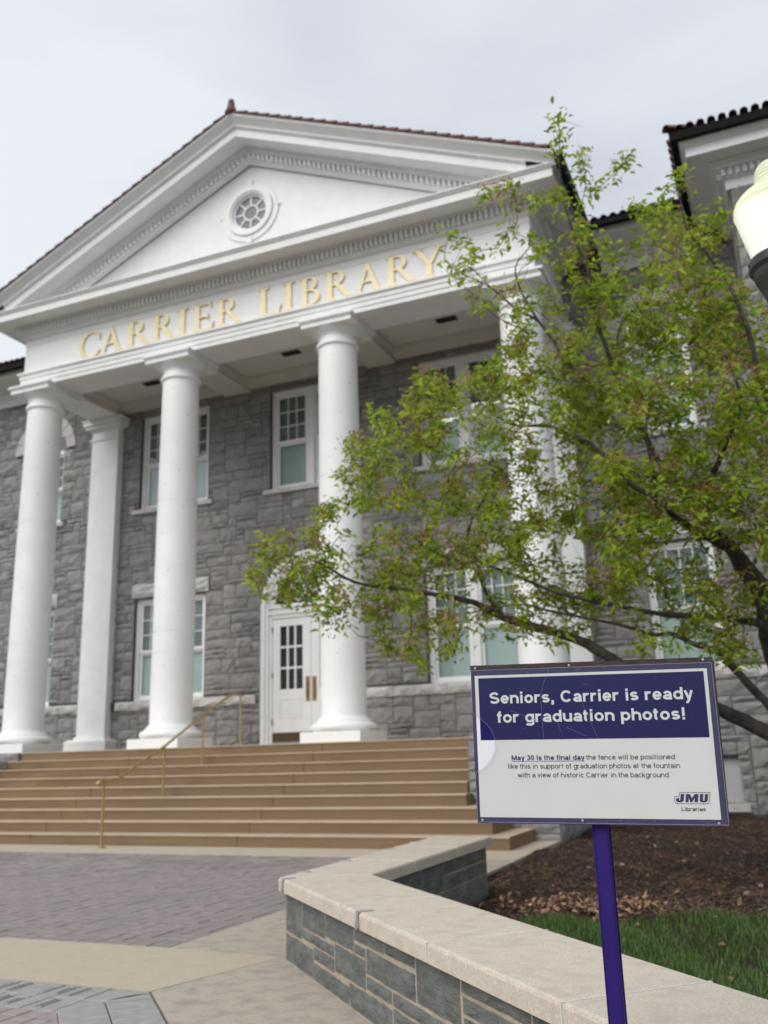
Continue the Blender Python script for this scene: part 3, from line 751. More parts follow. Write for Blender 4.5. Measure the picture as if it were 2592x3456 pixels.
# arched window voussoirs
for xc in (-XS, XS):
    for k in range(9):
        a0, a1 = PI * k / 9 + .010, PI * (k + 1) / 9 - .010; b = MB()
        pol = [(xc + r_ * math.cos(a), 9.60 + r_ * math.sin(a)) for r_, a in ((.765, a0), (1.06, a0), (1.06, (a0 + a1) / 2), (1.06, a1), (.765, a1), (.765, (a0 + a1) / 2))]
        b.prism(pol, XZ(0), YW - .065, YW + .03); part('arch_stone', b, 'stonelight', sw_wall)

# ---- windows
def window(xc, z0, z1, kind='upper', arch=0, hw=WW):
    y = YW + .125; pair = hw > .9
    f = MB(); fw_ = .10 if pair else .085
    for a, c in ((-hw, -hw + fw_), (hw - fw_, hw)): f.box(xc + a, xc + c, y - .03, y + .12, z0, z1)
    if pair:
        f.box(xc - .10, xc + .10, y - .03, y + .12, z0, z1)
        f.box(xc - .10 + .03, xc - .10 + .05, y - .04, y - .03, z0, z1); f.box(xc + .05, xc + .07, y - .04, y - .03, z0, z1)
    hd = .12 if kind == 'upper' else .09
    halves = [(-hw + fw_, -.10), (.10, hw - fw_)] if pair else [(-hw + fw_, hw - fw_)]
    for a, c in halves: f.box(xc + a, xc + c, y - .03, y + .12, z1 - hd, z1); f.box(xc + a, xc + c, y - .03, y + .12, z0, z0 + .055)
    if kind == 'upper' and not arch: f.box(xc - hw + .002, xc + hw - .002, y - .075, y - .031, z1 - .05, z1 - .002)
    fo_ = part('window', f, 'white', bd)
    zm = z0 + (z1 - z0) * .465
    for a, c in halves:
        a += xc; c += xc; yu, yl = y + .01, y + .045
        sg = MB(); st_ = .065
        sg.box(a, a + st_, yu, yu + .04, zm, z1 - hd); sg.box(c - st_, c, yu, yu + .04, zm, z1 - hd)
        sg.box(a + st_, c - st_, yu, yu + .04, z1 - hd - .06, z1 - hd); sg.box(a + st_, c - st_, yu - .004, yu + .04, zm, zm + .07)
        u0, u1, v0, v1 = a + st_, c - st_, zm + .07, z1 - hd - .06; nc = 3 if pair else 4
        for k in range(1, nc): xx = u0 + (u1 - u0) * k / nc; sg.box(xx - .011, xx + .011, yu + .008, yu + .032, v0, v1)
        for k in (1, 2): zz = v0 + (v1 - v0) * k / 3; sg.box(u0, u1, yu + .006, yu + .034, zz - .011, zz + .011)
        part('upper_sash', sg, 'white', fo_)
        for ci in range(nc):
            for ri in range(3):
                b = MB(); b.box(u0 + (u1 - u0) * ci / nc + .011, u0 + (u1 - u0) * (ci + 1) / nc - .011, yu + .018, yu + .022, v0 + (v1 - v0) * ri / 3 + .011, v0 + (v1 - v0) * (ri + 1) / 3 - .011)
                part('pane', b, 'glass', fo_)
        lg = MB(); lg.box(a, a + st_, yl, yl + .04, z0 + .055, zm); lg.box(c - st_, c, yl, yl + .04, z0 + .055, zm)
        lg.box(a + st_, c - st_, yl, yl + .04, z0 + .055, z0 + .14); lg.box(a + st_, c - st_, yl, yl + .04, zm - .05, zm - .001)
        part('lower_sash', lg, 'white', fo_)
        b = MB(); b.box(a + st_, c - st_, yl + .018, yl + .022, z0 + .14, zm - .05); part('pane', b, 'glass', fo_)
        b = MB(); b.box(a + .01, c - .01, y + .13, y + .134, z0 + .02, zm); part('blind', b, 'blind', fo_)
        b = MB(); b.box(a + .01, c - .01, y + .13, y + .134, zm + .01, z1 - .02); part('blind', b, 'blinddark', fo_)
    b = MB(); b.box(xc - hw, xc + hw, y + .2, y + .22, z0, z1 + (.8 if arch else 0)); part('room_back', b, 'dark', fo_)
    if arch:
        ft = MB(); n_ = 20; ra = .755
        out_ = [(xc + ra * math.cos(PI * k / n_), z1 + ra * math.sin(PI * k / n_)) for k in range(n_ + 1)]; inn_ = [(xc + (ra - .09) * math.cos(PI * k / n_), z1 + (ra - .09) * math.sin(PI * k / n_)) for k in range(n_, -1, -1)]
        ft.prism(out_ + inn_, XZ(0), y - .03, y + .08)
        for k in (1, 2, 3):
            a = PI * k / 4; ca, sa = math.cos(a), math.sin(a); ft.prism([(xc + r_ * ca - q * .014 * sa, z1 + r_ * sa + q * .014 * ca) for r_, q in ((.03, -1), (ra - .08, -1), (ra - .08, 1), (.03, 1))], XZ(0), y - .01, y + .04)
        part('arched_frame', ft, 'white', fo_)
        for k in range(4):
            a0, a1 = PI * k / 4 + .03, PI * (k + 1) / 4 - .03; b = MB(); b.prism([(xc + .04 * math.cos((a0 + a1) / 2), z1 + .04 * math.sin((a0 + a1) / 2))] + [(xc + (ra - .085) * math.cos(a), z1 + (ra - .085) * math.sin(a)) for a in (a0, (a0 + a1) / 2, a1)], XZ(0), y + .012, y + .016); part('pane', b, 'glass', fo_)
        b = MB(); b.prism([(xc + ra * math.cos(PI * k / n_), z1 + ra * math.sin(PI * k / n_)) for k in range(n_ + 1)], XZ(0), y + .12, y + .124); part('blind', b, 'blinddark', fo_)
for xc in (-WB, 0, WB): window(xc, 7.50, 10.05)
for xc in (-WB, WB): window(xc, 2.665, 5.18, 'lower')
for xc in (-XS, XS): window(xc, 7.50, 9.60, 'upper', 1, .66); window(xc, 2.665, 5.18, 'lower', 0, .66)
for xc in (-XS, XS):
    b = MB(); b.box(xc - .69, xc + .69, YW + .14, YW + .18, .2, 1.05); part('basement_panel', b, 'panel', bd)
    b = MB(); b.bbox(xc - .76, xc + .76, YW - .09, YW + .05, .06, .195, .01); part('sill', b, 'stonelight', bd)

# ---- entrance door
dfm = MB(); n_ = 24
def archpoly(r_, zc, zb): return [(-r_, zb)] + [(-r_ * math.cos(PI * k / n_), zc + r_ * math.sin(PI * k / n_)) for k in range(n_ + 1)] + [(r_, zb)]
def archring(mb, ro, ri, zc, zb, y0, y1):
    o_, i_ = archpoly(ro, zc, zb), archpoly(ri, zc, zb); m_ = len(o_); v = [(x, y, z) for y in (y0, y1) for pl_ in (o_, i_) for x, z in pl_]
    f = []
    for k in range(m_ - 1): f += [(k, k + 1, m_ + k + 1, m_ + k), (2 * m_ + k, 3 * m_ + k, 3 * m_ + k + 1, 2 * m_ + k + 1), (k, 2 * m_ + k, 2 * m_ + k + 1, k + 1), (m_ + k, m_ + k + 1, 3 * m_ + k + 1, 3 * m_ + k)]
    for k in (0, m_ - 1): f.append((k, m_ + k, 3 * m_ + k, 2 * m_ + k))
    mb.add(v, f)
ZS = 4.64
archring(dfm, 1.27, 1.16, ZS, LZ, YW - .06, YW + .05); archring(dfm, 1.16, 1.08, ZS, LZ + .001, YW - .03, YW + .06); archring(dfm, 1.08, 1.0, ZS, LZ + .002, YW + .01, YW + .12)
dfm.box(-1.0, 1.0, YW - .0, YW + .12, 4.37, ZS); dfm.box(-1.08, 1.08, YW - .035, YW - .001, 4.46, 4.53); dfm.box(-1.08, 1.08, YW - .05, YW - .001, 4.60, 4.645)
dr = part('door_frame', dfm, 'white', bd)
fl = MB()
for k in range(1, 8):
    a = PI * k / 8
    ca, sa = math.cos(a), math.sin(a); t_ = .018
    fl.prism([(r_ * ca - s_ * t_ * sa, ZS + r_ * sa + s_ * t_ * ca) for r_, s_ in ((.30, -1), (.97, -1), (.97, 1), (.30, 1))], XZ(0), YW + .03, YW + .08)
def ring2(mb, ro, ri, y0, y1, zc, m_=24):
    v = [(r_ * math.cos(PI * k / m_), y, zc + r_ * math.sin(PI * k / m_)) for y in (y0, y1) for r_ in (ro, ri) for k in range(m_ + 1)]; q = m_ + 1; f = []
    for k in range(m_): f += [(k, q + k, q + k + 1, k + 1), (2 * q + k, 2 * q + k + 1, 3 * q + k + 1, 3 * q + k), (k, k + 1, 2 * q + k + 1, 2 * q + k), (q + k, 3 * q + k, 3 * q + k + 1, q + k + 1)]
    mb.add(v, f)
ring2(fl, .33, .29, YW + .028, YW + .082, ZS); ring2(fl, 1.0, .93, YW + .029, YW + .083, ZS); ring2(fl, .70, .67, YW + .031, YW + .079, ZS)
fl.box(-.95, .95, YW + .027, YW + .085, ZS, ZS + .06)
flp = part('fanlight', fl, 'white', bd)
for k in range(8):
    for r0, r1 in ((.33, .67), (.70, .93)):
        a0, a1 = PI * k / 8 + .02, PI * (k + 1) / 8 - .02
        b = MB(); b.prism([(r_ * math.cos(a), ZS + r_ * math.sin(a)) for r_, a in ((r0, a0), (r1, a0), (r1, (a0 + a1) / 2), (r1, a1), (r0, a1))], XZ(0), YW + .053, YW + .057); part('pane', b, 'glass', flp)
b = MB(); b.prism([(.28 * math.cos(PI * k / 12), ZS + .28 * math.sin(PI * k / 12)) for k in range(13)], XZ(0), YW + .053, YW + .057); part('pane', b, 'glass', flp)
b = MB(); b.prism([(1.0 * math.cos(PI * k / 20), ZS + 1.0 * math.sin(PI * k / 20)) for k in range(21)], XZ(0), YW + .20, YW + .21); b.box(-1.0, 1.0, YW + .30, YW + .31, LZ, 4.4); b.box(-1.27, 1.27, YW + .36, YW + .37, LZ, 6)
part('hall_darkness', b, 'dark', bd)  # black sheets close behind the panes, painted darkness of the unlit hall
for s_ in (-1, 1):
    d = MB(); y0, y1 = YW + .03, YW + .075
    def X(a, c): return sorted((s_ * a, s_ * c))
    zb = LZ + .09
    d.box(*X(.005, .215), y0, y1, zb, 4.365); d.box(*X(.80, .995), y0, y1, zb, 4.365)
    d.box(*X(.215, .80), y0, y1, 4.18, 4.365); d.box(*X(.215, .80), y0, y1, 2.50, 2.74); d.box(*X(.215, .80), y0, y1, zb, 2.05)
    d.box(*X(.215, .80), y0 + .012, y1 - .012, 2.05, 2.50); d.box(*X(.25, .765), y0 + .004, y0 + .013, 2.09, 2.46)
    for k in (1, 2):
        xx = .215 + .585 * k / 3; d.box(*X(xx - .022, xx + .022), y0 + .006, y1 - .006, 2.74, 4.18)
        zz = 2.74 + 1.44 * k / 3; d.box(*X(.215, .80), y0 + .008, y1 - .008, zz - .022, zz + .022)
    dp = part('door', d, 'white', bd)
    for ci in range(3):
        for ri in range(3):
            xa, xb = X(.215 + .195 * ci + .02, .215 + .195 * (ci + 1) - .02); b = MB(); b.box(xa, xb, y0 + .02, y0 + .025, 2.74 + .48 * ri + .02, 2.74 + .48 * (ri + 1) - .02); part('pane', b, 'glass', dp)
    b = MB(); b.box(*X(.03, .135), y0 - .006, y0 - .001, 2.45, 3.0); part('push_plate', b, 'brassplate', dp)
    b = MB(); b.tube([(s_ * .10, y0 - .01, 2.55), (s_ * .10, y0 - .05, 2.58), (s_ * .10, y0 - .05, 2.87), (s_ * .10, y0 - .01, 2.9)], .011, 8); part('handle', b, 'brassplate', dp, True)
    b = MB(); b.box(*X(.01, .99), y0 - .006, y0 - .001, zb + .01, LZ + .30); part('kick_plate', b, 'kick', dp)
    for z in (4.05, 3.0, 1.95): b = MB(); b.box(*X(.985, 1.015), y0 - .02, y0 + .0, z, z + .13); part('hinge', b, 'brassplate', dp)
b = MB(); b.box(-1.0, 1.0, YW - .0, YW + .20, LZ + .003, LZ + .07); b.box(-1.33, 1.33, YW - .08, YW - .001, LZ + .001, LZ + .045); part('threshold', b, 'panel', bd)
# wall above the arch heads: filler behind curved openings
b = MB(); pol = [(-1.27, ZS)] + [(-1.27 * math.cos(PI * k / 24), ZS + 1.27 * math.sin(PI * k / 24)) for k in range(25)]

# ---- columns
def column(xc):
    sh = MB(); prof = []
    for k in range(13):
        t_ = k / 12; z = 1.99 + (9.50 - 1.99) * t_; r_ = .4375 - .032 * (t_ ** 1.6) + .004 * math.sin(t_ * PI)
        prof.append((r_, z - 0))
    for zg in (3.42, 3.86, 6.7):                             # drum joints
        r_ = .4375 - .032 * (((zg - 1.99) / 7.51) ** 1.6); prof += [(r_ + .002, zg - .008), (r_ - .005, zg), (r_ + .002, zg + .008)]
    prof.sort(key=lambda q: q[1])
    prof = [(.50, 1.90), (.485, 1.925), (.452, 1.95)] + prof + [(.405, 9.52), (.447, 9.54), (.455, 9.575), (.447, 9.61), (.408, 9.625), (.406, 9.76), (.43, 9.765), (.43, 9.785), (.455, 9.80), (.52, 9.85), (.552, 9.885), (.56, 9.90)]
    sh.lathe(prof, 0, 0, 48)
    c = part('column', sh, 'column', bd, True, loc=(xc, YC - bd.location.y, 0))
    b = MB(); b.lathe([(.545, 1.68), (.60, 1.70), (.632, 1.745), (.632, 1.785), (.60, 1.83), (.54, 1.85), (.53, 1.865), (.53, 1.885), (.50, 1.90)], 0, 0, 48); part('base', b, 'column', c, True)
    b = MB(); b.bbox(-.615, .615, -.615, .615, LZ + .001, 1.682, .012); part('plinth', b, 'column', c)
    b = MB(); b.box(-.575, .575, -.575, .575, 9.90, 10.0); b.box(-.60, .60, -.60, .60, 10.0, 10.03); b.box(-.625, .625, -.625, .625, 10.03, ZA - .002); part('abacus', b, 'white', c)
    return c
c0 = column(-1.5 * S)
for k in (-.5, .5, 1.5):
    c = c0.copy(); sc.collection.objects.link(c); c.location.x = k * S
    for ch in list(c0.children): d_ = ch.copy(); sc.collection.objects.link(d_); d_.parent = c
# ---- pilasters
for s_ in (-1, 1):
    xc = s_ * 5.95; hw = .43; y0 = 2.58
    b = MB(); b.box(xc - hw, xc + hw, y0, YW + .02, 1.86, 9.52); pl_ = part('pilaster', b, 'white', bd)
    b = MB()
    for e, z0, z1 in ((.20, LZ + .001, 1.67), (.20, 1.672, 1.76), (.15, 1.76, 1.79), (.04, 1.79, 1.858)): b.bbox(xc - hw - e, xc + hw + e, y0 - e, YW + .01 + z0 * .0005, z0, z1, .015)
    part('base', b, 'white', pl_)
    b = MB()
    for e, z0, z1 in ((.035, 9.52, 9.57), (.0, 9.57, 9.80), (.05, 9.80, 9.84), (.13, 9.84, 9.92), (.18, 9.92, 10.04), (.21, 10.04, 10.078)): b.bbox(xc - hw - e, xc + hw + e, y0 - e, YW + .011 + z0 * .0005, z0, z1, .008)
    part('capital', b, 'white', pl_)
# ---- podium blocks under the outer columns
def box_stones(par, x0, x1, y0, y1, z0, z1, R_, cap=True):
    faces = [(lambda s_, z, o_: (s_, y0 - o_, z), x0, x1), (lambda s_, z, o_: (x1 + o_, s_, z), y0, y1), (lambda s_, z, o_: (x0 - o_, -s_, z), -y1, -y0)]
    far = MB()
    for s_i_, (fr, a, c) in enumerate(faces):
        for s0, s1, h0, h1 in ashlar(a, c, z0, z1, .14, None, R_, (2, 5), (1, 2)):
            b = MB() if s_i_ == 0 else far; rockstone(b, fr, s0 + .008, s1 - .008, h0 + .007, h1 - .007, .035, 4, 3, .5, .02, R_)
            if s_i_ == 0: part('stone', b, 'stone', par)
    part('stone_facing', far, 'stone', par, kind='stuff')
Rp = random.Random(51)
for s_ in (-1, 1):
    x0, x1 = (-6.56, -SW - .04) if s_ < 0 else (SR + .03, 6.60); yfr = -2.12 if s_ < 0 else -2.22; zc_ = LZ - .20 if s_ < 0 else LZ - .07
    b = MB(); b.box(x0, x1, yfr, YW - .06, -.1, zc_ + .01); b.box(x0, x1, -.75, YW - .06, zc_ + .01, LZ - .012)
    pd = part('podium', b, 'mortar', bd)
    box_stones(pd, x0, x1, yfr, YW - .15, -.05, zc_, Rp)
    if s_ < 0:
        for a, c, yy0, yy1, zz in ((x0 - .03, x1 + .03, -.9, -.2, LZ), (x0 - .02, x1 + .04, -2.2, -.92, LZ - .185)):
            b = MB(); rockstone(b, lambda q, z, o_: (q, yy0 - o_, z), a, c, zz - .18, zz - .005, .03, 8, 2, .5, .03, Rp)
            rockstone(b, lambda q, z, o_: (x1 + .02 + o_, q, z), yy0, yy1, zz - .18, zz - .005, .03, 5, 2, .5, .03, Rp); rockstone(b, lambda q, z, o_: (x0 - .02 - o_, -q, z), -yy1, -yy0, zz - .18, zz - .005, .03, 5, 2, .5, .03, Rp)
            b.box(a + .02, c - .02, yy0 + .01, yy1, zz - .17, zz); part('coping_stone', b, 'stone', pd)
    else:
        b = MB(); b.box(x0 + .002, x1 - .002, yfr + .004, -.76, zc_ + .011, zc_ + .02); b.box(x0, x1, -.765, -.2, LZ - .07, LZ - .01); part('coping_stone', b, 'stone', pd)
    b = MB(); b.box(x0 - .0, x1, -.19, YW - .07, LZ - .17, LZ - .001); part('podium_floor', b, 'step', pd)

# ---- entablature: profile swept round three sides
YB = 2.84
def sweep(mb, prof, w_=W, yback=YB, zfun=None):
    rows = []
    for o_, z in prof: rows.append([(-(w_ + o_), yback, z), (-(w_ + o_), -o_, z), ((w_ + o_), -o_, z), ((w_ + o_), yback, z)])
    mb.strip(rows)
ent = MB()
sweep(ent, [(-.86, ZA), (.03, ZA), (.03, ZA + .10), (.05, ZA + .105), (.05, ZA + .21), (.07, ZA + .215), (.07, ZA + .30), (.115, ZA + .33), (.115, ZF0 - .02), (.09, ZF0), (0, ZF0 + .002),
            (0, ZF1 - .06), (.015, ZF1 - .055), (.015, ZF1 - .04), (0, ZF1 - .035), (0, ZF1 + .09), (.04, ZF1 + .10), (.075, ZF1 + .15), (.095, ZF1 + .165), (.10, ZF1 + .185),
            (.10, 11.60), (.20, 11.605), (.21, 11.63), (.21, 11.655), (.615, 11.655), (.615, 11.635), (.64, 11.635), (.64, 11.80), (.665, 11.81), (.69, 11.85), (.71, 11.86), (.71, 11.885), (.0, 11.93), (-.3, 11.93)])
en = part('entablature', ent, 'white', bd)
def dentils(mb, o0, o1, z0, z1):
    sp = .113; n_ = int((2 * (W + .14)) / sp); x0 = -n_ * sp / 2
    for i in range(n_ + 1): x = x0 + i * sp; mb.box(x - .034, x + .034, -o1, -o0, z0, z1)
    ny = int(2.9 / sp)
    for s_ in (-1, 1):
        for i in range(1, ny):
            y = -.14 + i * sp; a, c = sorted((s_ * (W + o0), s_ * (W + o1))); mb.box(a, c, y - .034, y + .034, z0, z1)
b = MB(); dentils(b, .101, .19, ZF1 + .192, 11.597); part('dentil_course', b, 'white', en, kind='stuff')
# beams and ceiling
cb = MB()
cb.box(-W + .87, W - .87, .861, .90, ZA + .002, 10.36)                    # inner face of the front beam
cb.box(-W + .86, W - .86, .862, YW - .02, 10.40, 10.45)                    # ceiling board
for k in (-.5, .5): cb.box(k * S - .36, k * S + .36, .90, YW - .02, ZA + .06, 10.40)
for k in (-1, 1): a, c = sorted((k * (W - .86), k * (W - .90))); cb.box(a, c, .862, YW - .02, ZA + .001, 10.40)
cb.box(-W + .9, W - .9, YW - .30, YW - .02, 10.22, 10.40)
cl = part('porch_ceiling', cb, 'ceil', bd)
for xa, xb in ((-W + .9, -.5 * S - .36), (-.5 * S + .36, .5 * S - .36), (.5 * S + .36, W - .9)):
    b = MB(); ya, yb_ = .90, YW - .30
    for e, z in ((.10, 10.30), (.05, 10.26)):
        b.box(xa, xb, ya, ya + e, z, 10.40 - .001 * (e > .07)); b.box(xa, xb, yb_ - e, yb_, z, 10.40 - .001 * (e > .07)); b.box(xa, xa + e, ya + e, yb_ - e, z, 10.399); b.box(xb - e, xb, ya + e, yb_ - e, z, 10.399)
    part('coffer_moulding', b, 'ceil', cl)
for xc in (-3.8, .15, 4.0):
    b = MB(); b.box(xc - .23, xc + .23, 1.58, 1.78, 10.375, 10.398)
    for k in range(6): b.box(xc - .21, xc + .21, 1.60 + k * .03, 1.607 + k * .03, 10.366, 10.376)
    part('vent', b, 'vent', cl)

# ---- pediment
MS, ZR = .4508, 14.78
def zr(x): return ZR - MS * abs(x)
pm = MB()
def rake(mb, prof, xe):
    rows = []
    for o_, dz in prof: rows.append([(-xe, -o_, zr(xe) + dz), (0, -o_, ZR + dz), (xe, -o_, zr(xe) + dz)])
    mb.strip(rows)
ip = [(-.01, -.36), (.03, -.35), (.06, -.31), (.10, -.29), (.10, -.275), (.11, -.27), (.11, -.14), (.20, -.135), (.21, -.11), (.21, -.085), (.21, -.0), (.60, -.0), (.60, -.02), (.625, -.02), (.625, .16), (.65, .17), (.66, .195), (.69, .20), (.69, .215)]
rake(pm, ip, 6.5)
rake(pm, [(.69, .215), (.70, .25), (.74, .29), (.80, .34), (.845, .37), (.86, .40), (.86, .43), (.0, .47)], 7.07)
# end caps of the crown at the eaves
for s_ in (-1, 1):
    pts = [(.0, .215), (.69, .215), (.70, .25), (.74, .29), (.80, .34), (.845, .37), (.86, .40), (.86, .43), (.0, .47)]
    z0 = zr(7.07); pm.add([(s_ * 7.07, -o_, z0 + dz) for o_, dz in pts], [tuple(range(len(pts)))])
pdm = part('pediment_cornice', pm, 'white', bd)
b = MB()
nd = int(6.2 / .118)
for s_ in (-1, 1):
    for i in range(nd):
        x = .06 + i * .118; xa, xb = x, x + .070
        v = [(s_ * xx, yy, zr(xx) + dz) for yy in (-.112, -.195) for xx, dz in ((xa, -.265), (xb, -.265), (xb, -.142), (xa, -.142))]
        b.add(v, [(0, 1, 2, 3), (4, 5, 6, 7), (0, 1, 5, 4), (1, 2, 6, 5), (2, 3, 7, 6), (3, 0, 4, 7)])
part('dentil_course', b, 'white', pdm, kind='stuff')
ZO = 13.22
b = MB(); m_ = 32
# tympanum panel with a round hole
tri = [(-6.5, 11.86), (6.5, 11.86), (0, ZR - .30)]
ring = [(.52 * math.cos(2 * PI * k / m_), ZO + .52 * math.sin(2 * PI * k / m_)) for k in range(m_)]
outl = []
for k in range(m_):
    a = 2 * PI * k / m_; dx, dz = math.cos(a), math.sin(a); t_ = 1e9
    if dz < -1e-6: t_ = min(t_, (11.86 - ZO) / dz)
    for sg_ in (1, -1):                                  # z = ZR-.30 - MS*x*sg
        den = dz + MS * sg_ * dx
        if den > 1e-6: t_ = min(t_, (ZR - .30 - ZO) / den)
    outl.append((dx * t_, ZO + dz * t_))
b.strip([[(x, .05, z) for x, z in ring], [(x, .05, z) for x, z in outl]], True)
lft = [(x, .0505, z) for x, z in ((-6.6, 11.8), (-3, 11.8), (-3, zr(3) - .30), (-6.6, zr(6.6) - .30))]
# corners missed by the fan
for s_ in (-1, 1):
    b.add([(s_ * 2.0, .052, 11.8), (s_ * 6.6, .052, 11.8), (s_ * 6.6, .052, 11.82), (s_ * 2.0, .052, zr(2.0) - .30)], [(0, 1, 2, 3)])
part('tympanum', b, 'white', bd)
# round window
ow = MB()
def lring(mb, r0, r1, y0, y1, a0=0, a1=2 * PI, m_=40):
    full = abs(a1 - a0 - 2 * PI) < 1e-6; ks = np.linspace(a0, a1, m_ + 1)
    rows = [[(r_ * math.cos(a), y, ZO + r_ * math.sin(a)) for a in ks] for r_, y in ((r1, y1), (r1, y0), (r0, y0), (r0, y1))]
    mb.strip(rows)
    if not full:
        for a in (a0, a1): mb.add([(r_ * math.cos(a), y, ZO + r_ * math.sin(a)) for r_, y in ((r1, y1), (r1, y0), (r0, y0), (r0, y1))], [(0, 1, 2, 3)])
lring(ow, .50, .60, -.03, .06); lring(ow, .455, .52, .0, .12); lring(ow, .40, .46, .06, .16)
lring(ow, .605, .745, .015, .05, PI, 2 * PI); lring(ow, .605, .70, .025, .05, 0, PI)
for s_ in (-1, 1): ow.box(*sorted((s_ * .60, s_ * .79)), .005, .05, ZO - .02, ZO + .025)
ow.box(-.07, .07, -.005, .05, ZO - .80, ZO - .66); ow.prism([(-.05, ZO + .60), (.05, ZO + .60), (.075, ZO + .80), (-.075, ZO + .80)], XZ(0), .01, .05)
lring(ow, .165, .20, .075, .12)
for k in range(8):
    a = PI / 8 * 2 * k + PI / 2 ; ca, sa = math.cos(a), math.sin(a); t_ = .017
    ow.prism([(r_ * ca - q * t_ * sa, ZO + r_ * sa + q * t_ * ca) for r_, q in ((.19, -1), (.42, -1), (.42, 1), (.19, 1))], XZ(0), .078, .118)
rw = part('round_window', ow, 'white', bd)
for k in range(8):
    a0, a1 = PI / 4 * k + PI / 2 + .02, PI / 4 * (k + 1) + PI / 2 - .02
    b = MB(); b.prism([(r_ * math.cos(a), ZO + r_ * math.sin(a)) for r_, a in ((.195, a0), (.42, a0), (.43, (a0 + a1) / 2), (.42, a1), (.195, a1))], XZ(0), .10, .105); part('pane', b, 'ocuglass', rw)
b = MB(); b.prism([(.17 * math.cos(2 * PI * k / 20), ZO + .17 * math.sin(2 * PI * k / 20)) for k in range(20)], XZ(0), .10, .105); part('pane', b, 'ocuglass', rw)
# ---- portico roof, rake tiles, finial, gutters
b = MB()
for s_ in (-1, 1): b.add([(0, -.80, ZR + .49), (s_ * 7.1, -.80, zr(7.1) + .49), (s_ * 7.1, 6.0, zr(7.1) + .49), (0, 6.0, ZR + .49)], [(0, 1, 2, 3)])
b.add([(-6.6, .3, 11.9), (6.6, .3, 11.9), (0, .3, ZR + .4)], [(0, 1, 2)])
rf = part('roof', b, 'tile', bd)
def halftile(p0, p1, r0, r1, up, m='tile', par=rf, n_=6):
    p0, p1, up = Vector(p0), Vector(p1), Vector(up); d = (p1 - p0).normalized(); sd_ = d.cross(up).normalized(); b = MB(); rows = []
    for p_, r_ in ((p0, r0), (p1, r1)):
        for q in (r_, r_ - .012): rows.append([tuple(p_ + sd_ * (q * math.cos(PI * k / n_)) + up * (q * math.sin(PI * k / n_))) for k in range(n_ + 1)])
    b.strip([rows[0], rows[2]]); b.strip([rows[1], rows[3]]); b.strip([rows[2], rows[3]]); b.strip([rows[0], rows[1]])
    return part('tile', b, m, par, True)
L_ = .30
for s_ in (-1, 1):
    nt_ = int(7.0 * math.hypot(1, MS) / L_); up = Vector((s_ * MS, 0, 1)).normalized()
    for i in range(nt_):
        xa, xb = i * L_ / math.hypot(1, MS) + .10, (i + 1.12) * L_ / math.hypot(1, MS) + .10
        halftile((s_ * xa, -.80, zr(xa) + .425), (s_ * xb, -.80, zr(xb) + .445), .085, .105, up)
        if s_ < 0 and False: pass
b = MB(); prf = [(.13, ZR + .40), (.15, ZR + .45), (.13, ZR + .50), (.085, ZR + .62), (.075, ZR + .72), (.06, ZR + .79), (.025, ZR + .82), (.003, ZR + .825)]
b.lathe(prf, 0, -.80, 18); part('ridge_finial', b, 'tile', bd, True)
for s_ in (-1, 1):
    b = MB(); x0, x1 = sorted((s_ * 7.06, s_ * 7.21)); z0 = zr(7.07) + .22
    pr = [(0, .16), (.0, .0), (.05, -.05), (.12, -.03), (.15, .06), (.15, .16), (.135, .16), (.13, .05), (.02, .02), (.015, .16)]
    rows = [[(s_ * (7.075 + a), y, z0 + c) for a, c in pr] for y in (-.90, 1.72)]; b.strip(rows); b.add(rows[0], [tuple(range(len(pr)))])
    part('gutter', b, 'gutter', bd)
    b = MB(); b.box(*sorted((s_ * 6.3, s_ * 7.07)), -.6, YB, 11.94, 12.0); part('eave_board', b, 'white', bd)
# ---- main building eaves either side and hipped roofs
def eave(x0, x1, ye, yw, ze, m='white'):
    b = MB(); pr = [(yw - .0, ze - .62), (yw - .05, ze - .62), (yw - .05, ze - .42), (yw - .10, ze - .40), (yw - .10, ze - .25), (yw - .2, ze - .20), (ye + .22, ze - .18), (ye + .22, ze - .02), (ye + .12, ze + .05), (yw, ze + .05)]
    b.strip([[(x0, y, z) for y, z in pr], [(x1, y, z) for y, z in pr]]); b.add([(x0, y, z) for y, z in pr], [tuple(range(len(pr)))]); b.add([(x1, y, z) for y, z in pr], [tuple(range(len(pr)))])
    e = part('eave', b, m, bd)
    b = MB(); b.box(x0, x1, ye - .02, ye + .12, ze - .08, ze + .07); part('gutter', b, 'gutter', bd)
    return e
eave(-16, -7.25, 1.68, YW, 11.80); eave(7.25, 9.1, 1.68, YW, 11.86)
b = MB(); b.add([(-16, 1.7, 11.86), (9.3, 1.7, 11.92), (9.3, 6.5, 13.9), (-16, 6.5, 13.9)], [(0, 1, 2, 3)]); mrf = part('main_roof', b, 'darktile', bd)
sl = Vector((0, 4.8, 2.04)).normalized()
for x0, x1 in ((-12, -7.3), (7.35, 8.95)):
    x = x0
    while x < x1:
        p0 = Vector((x, 1.63, 11.88)); halftile(p0 + sl * .9, p0, .065, .078, Vector((0, -.39, .92)).normalized(), 'darktile', mrf); x += .195
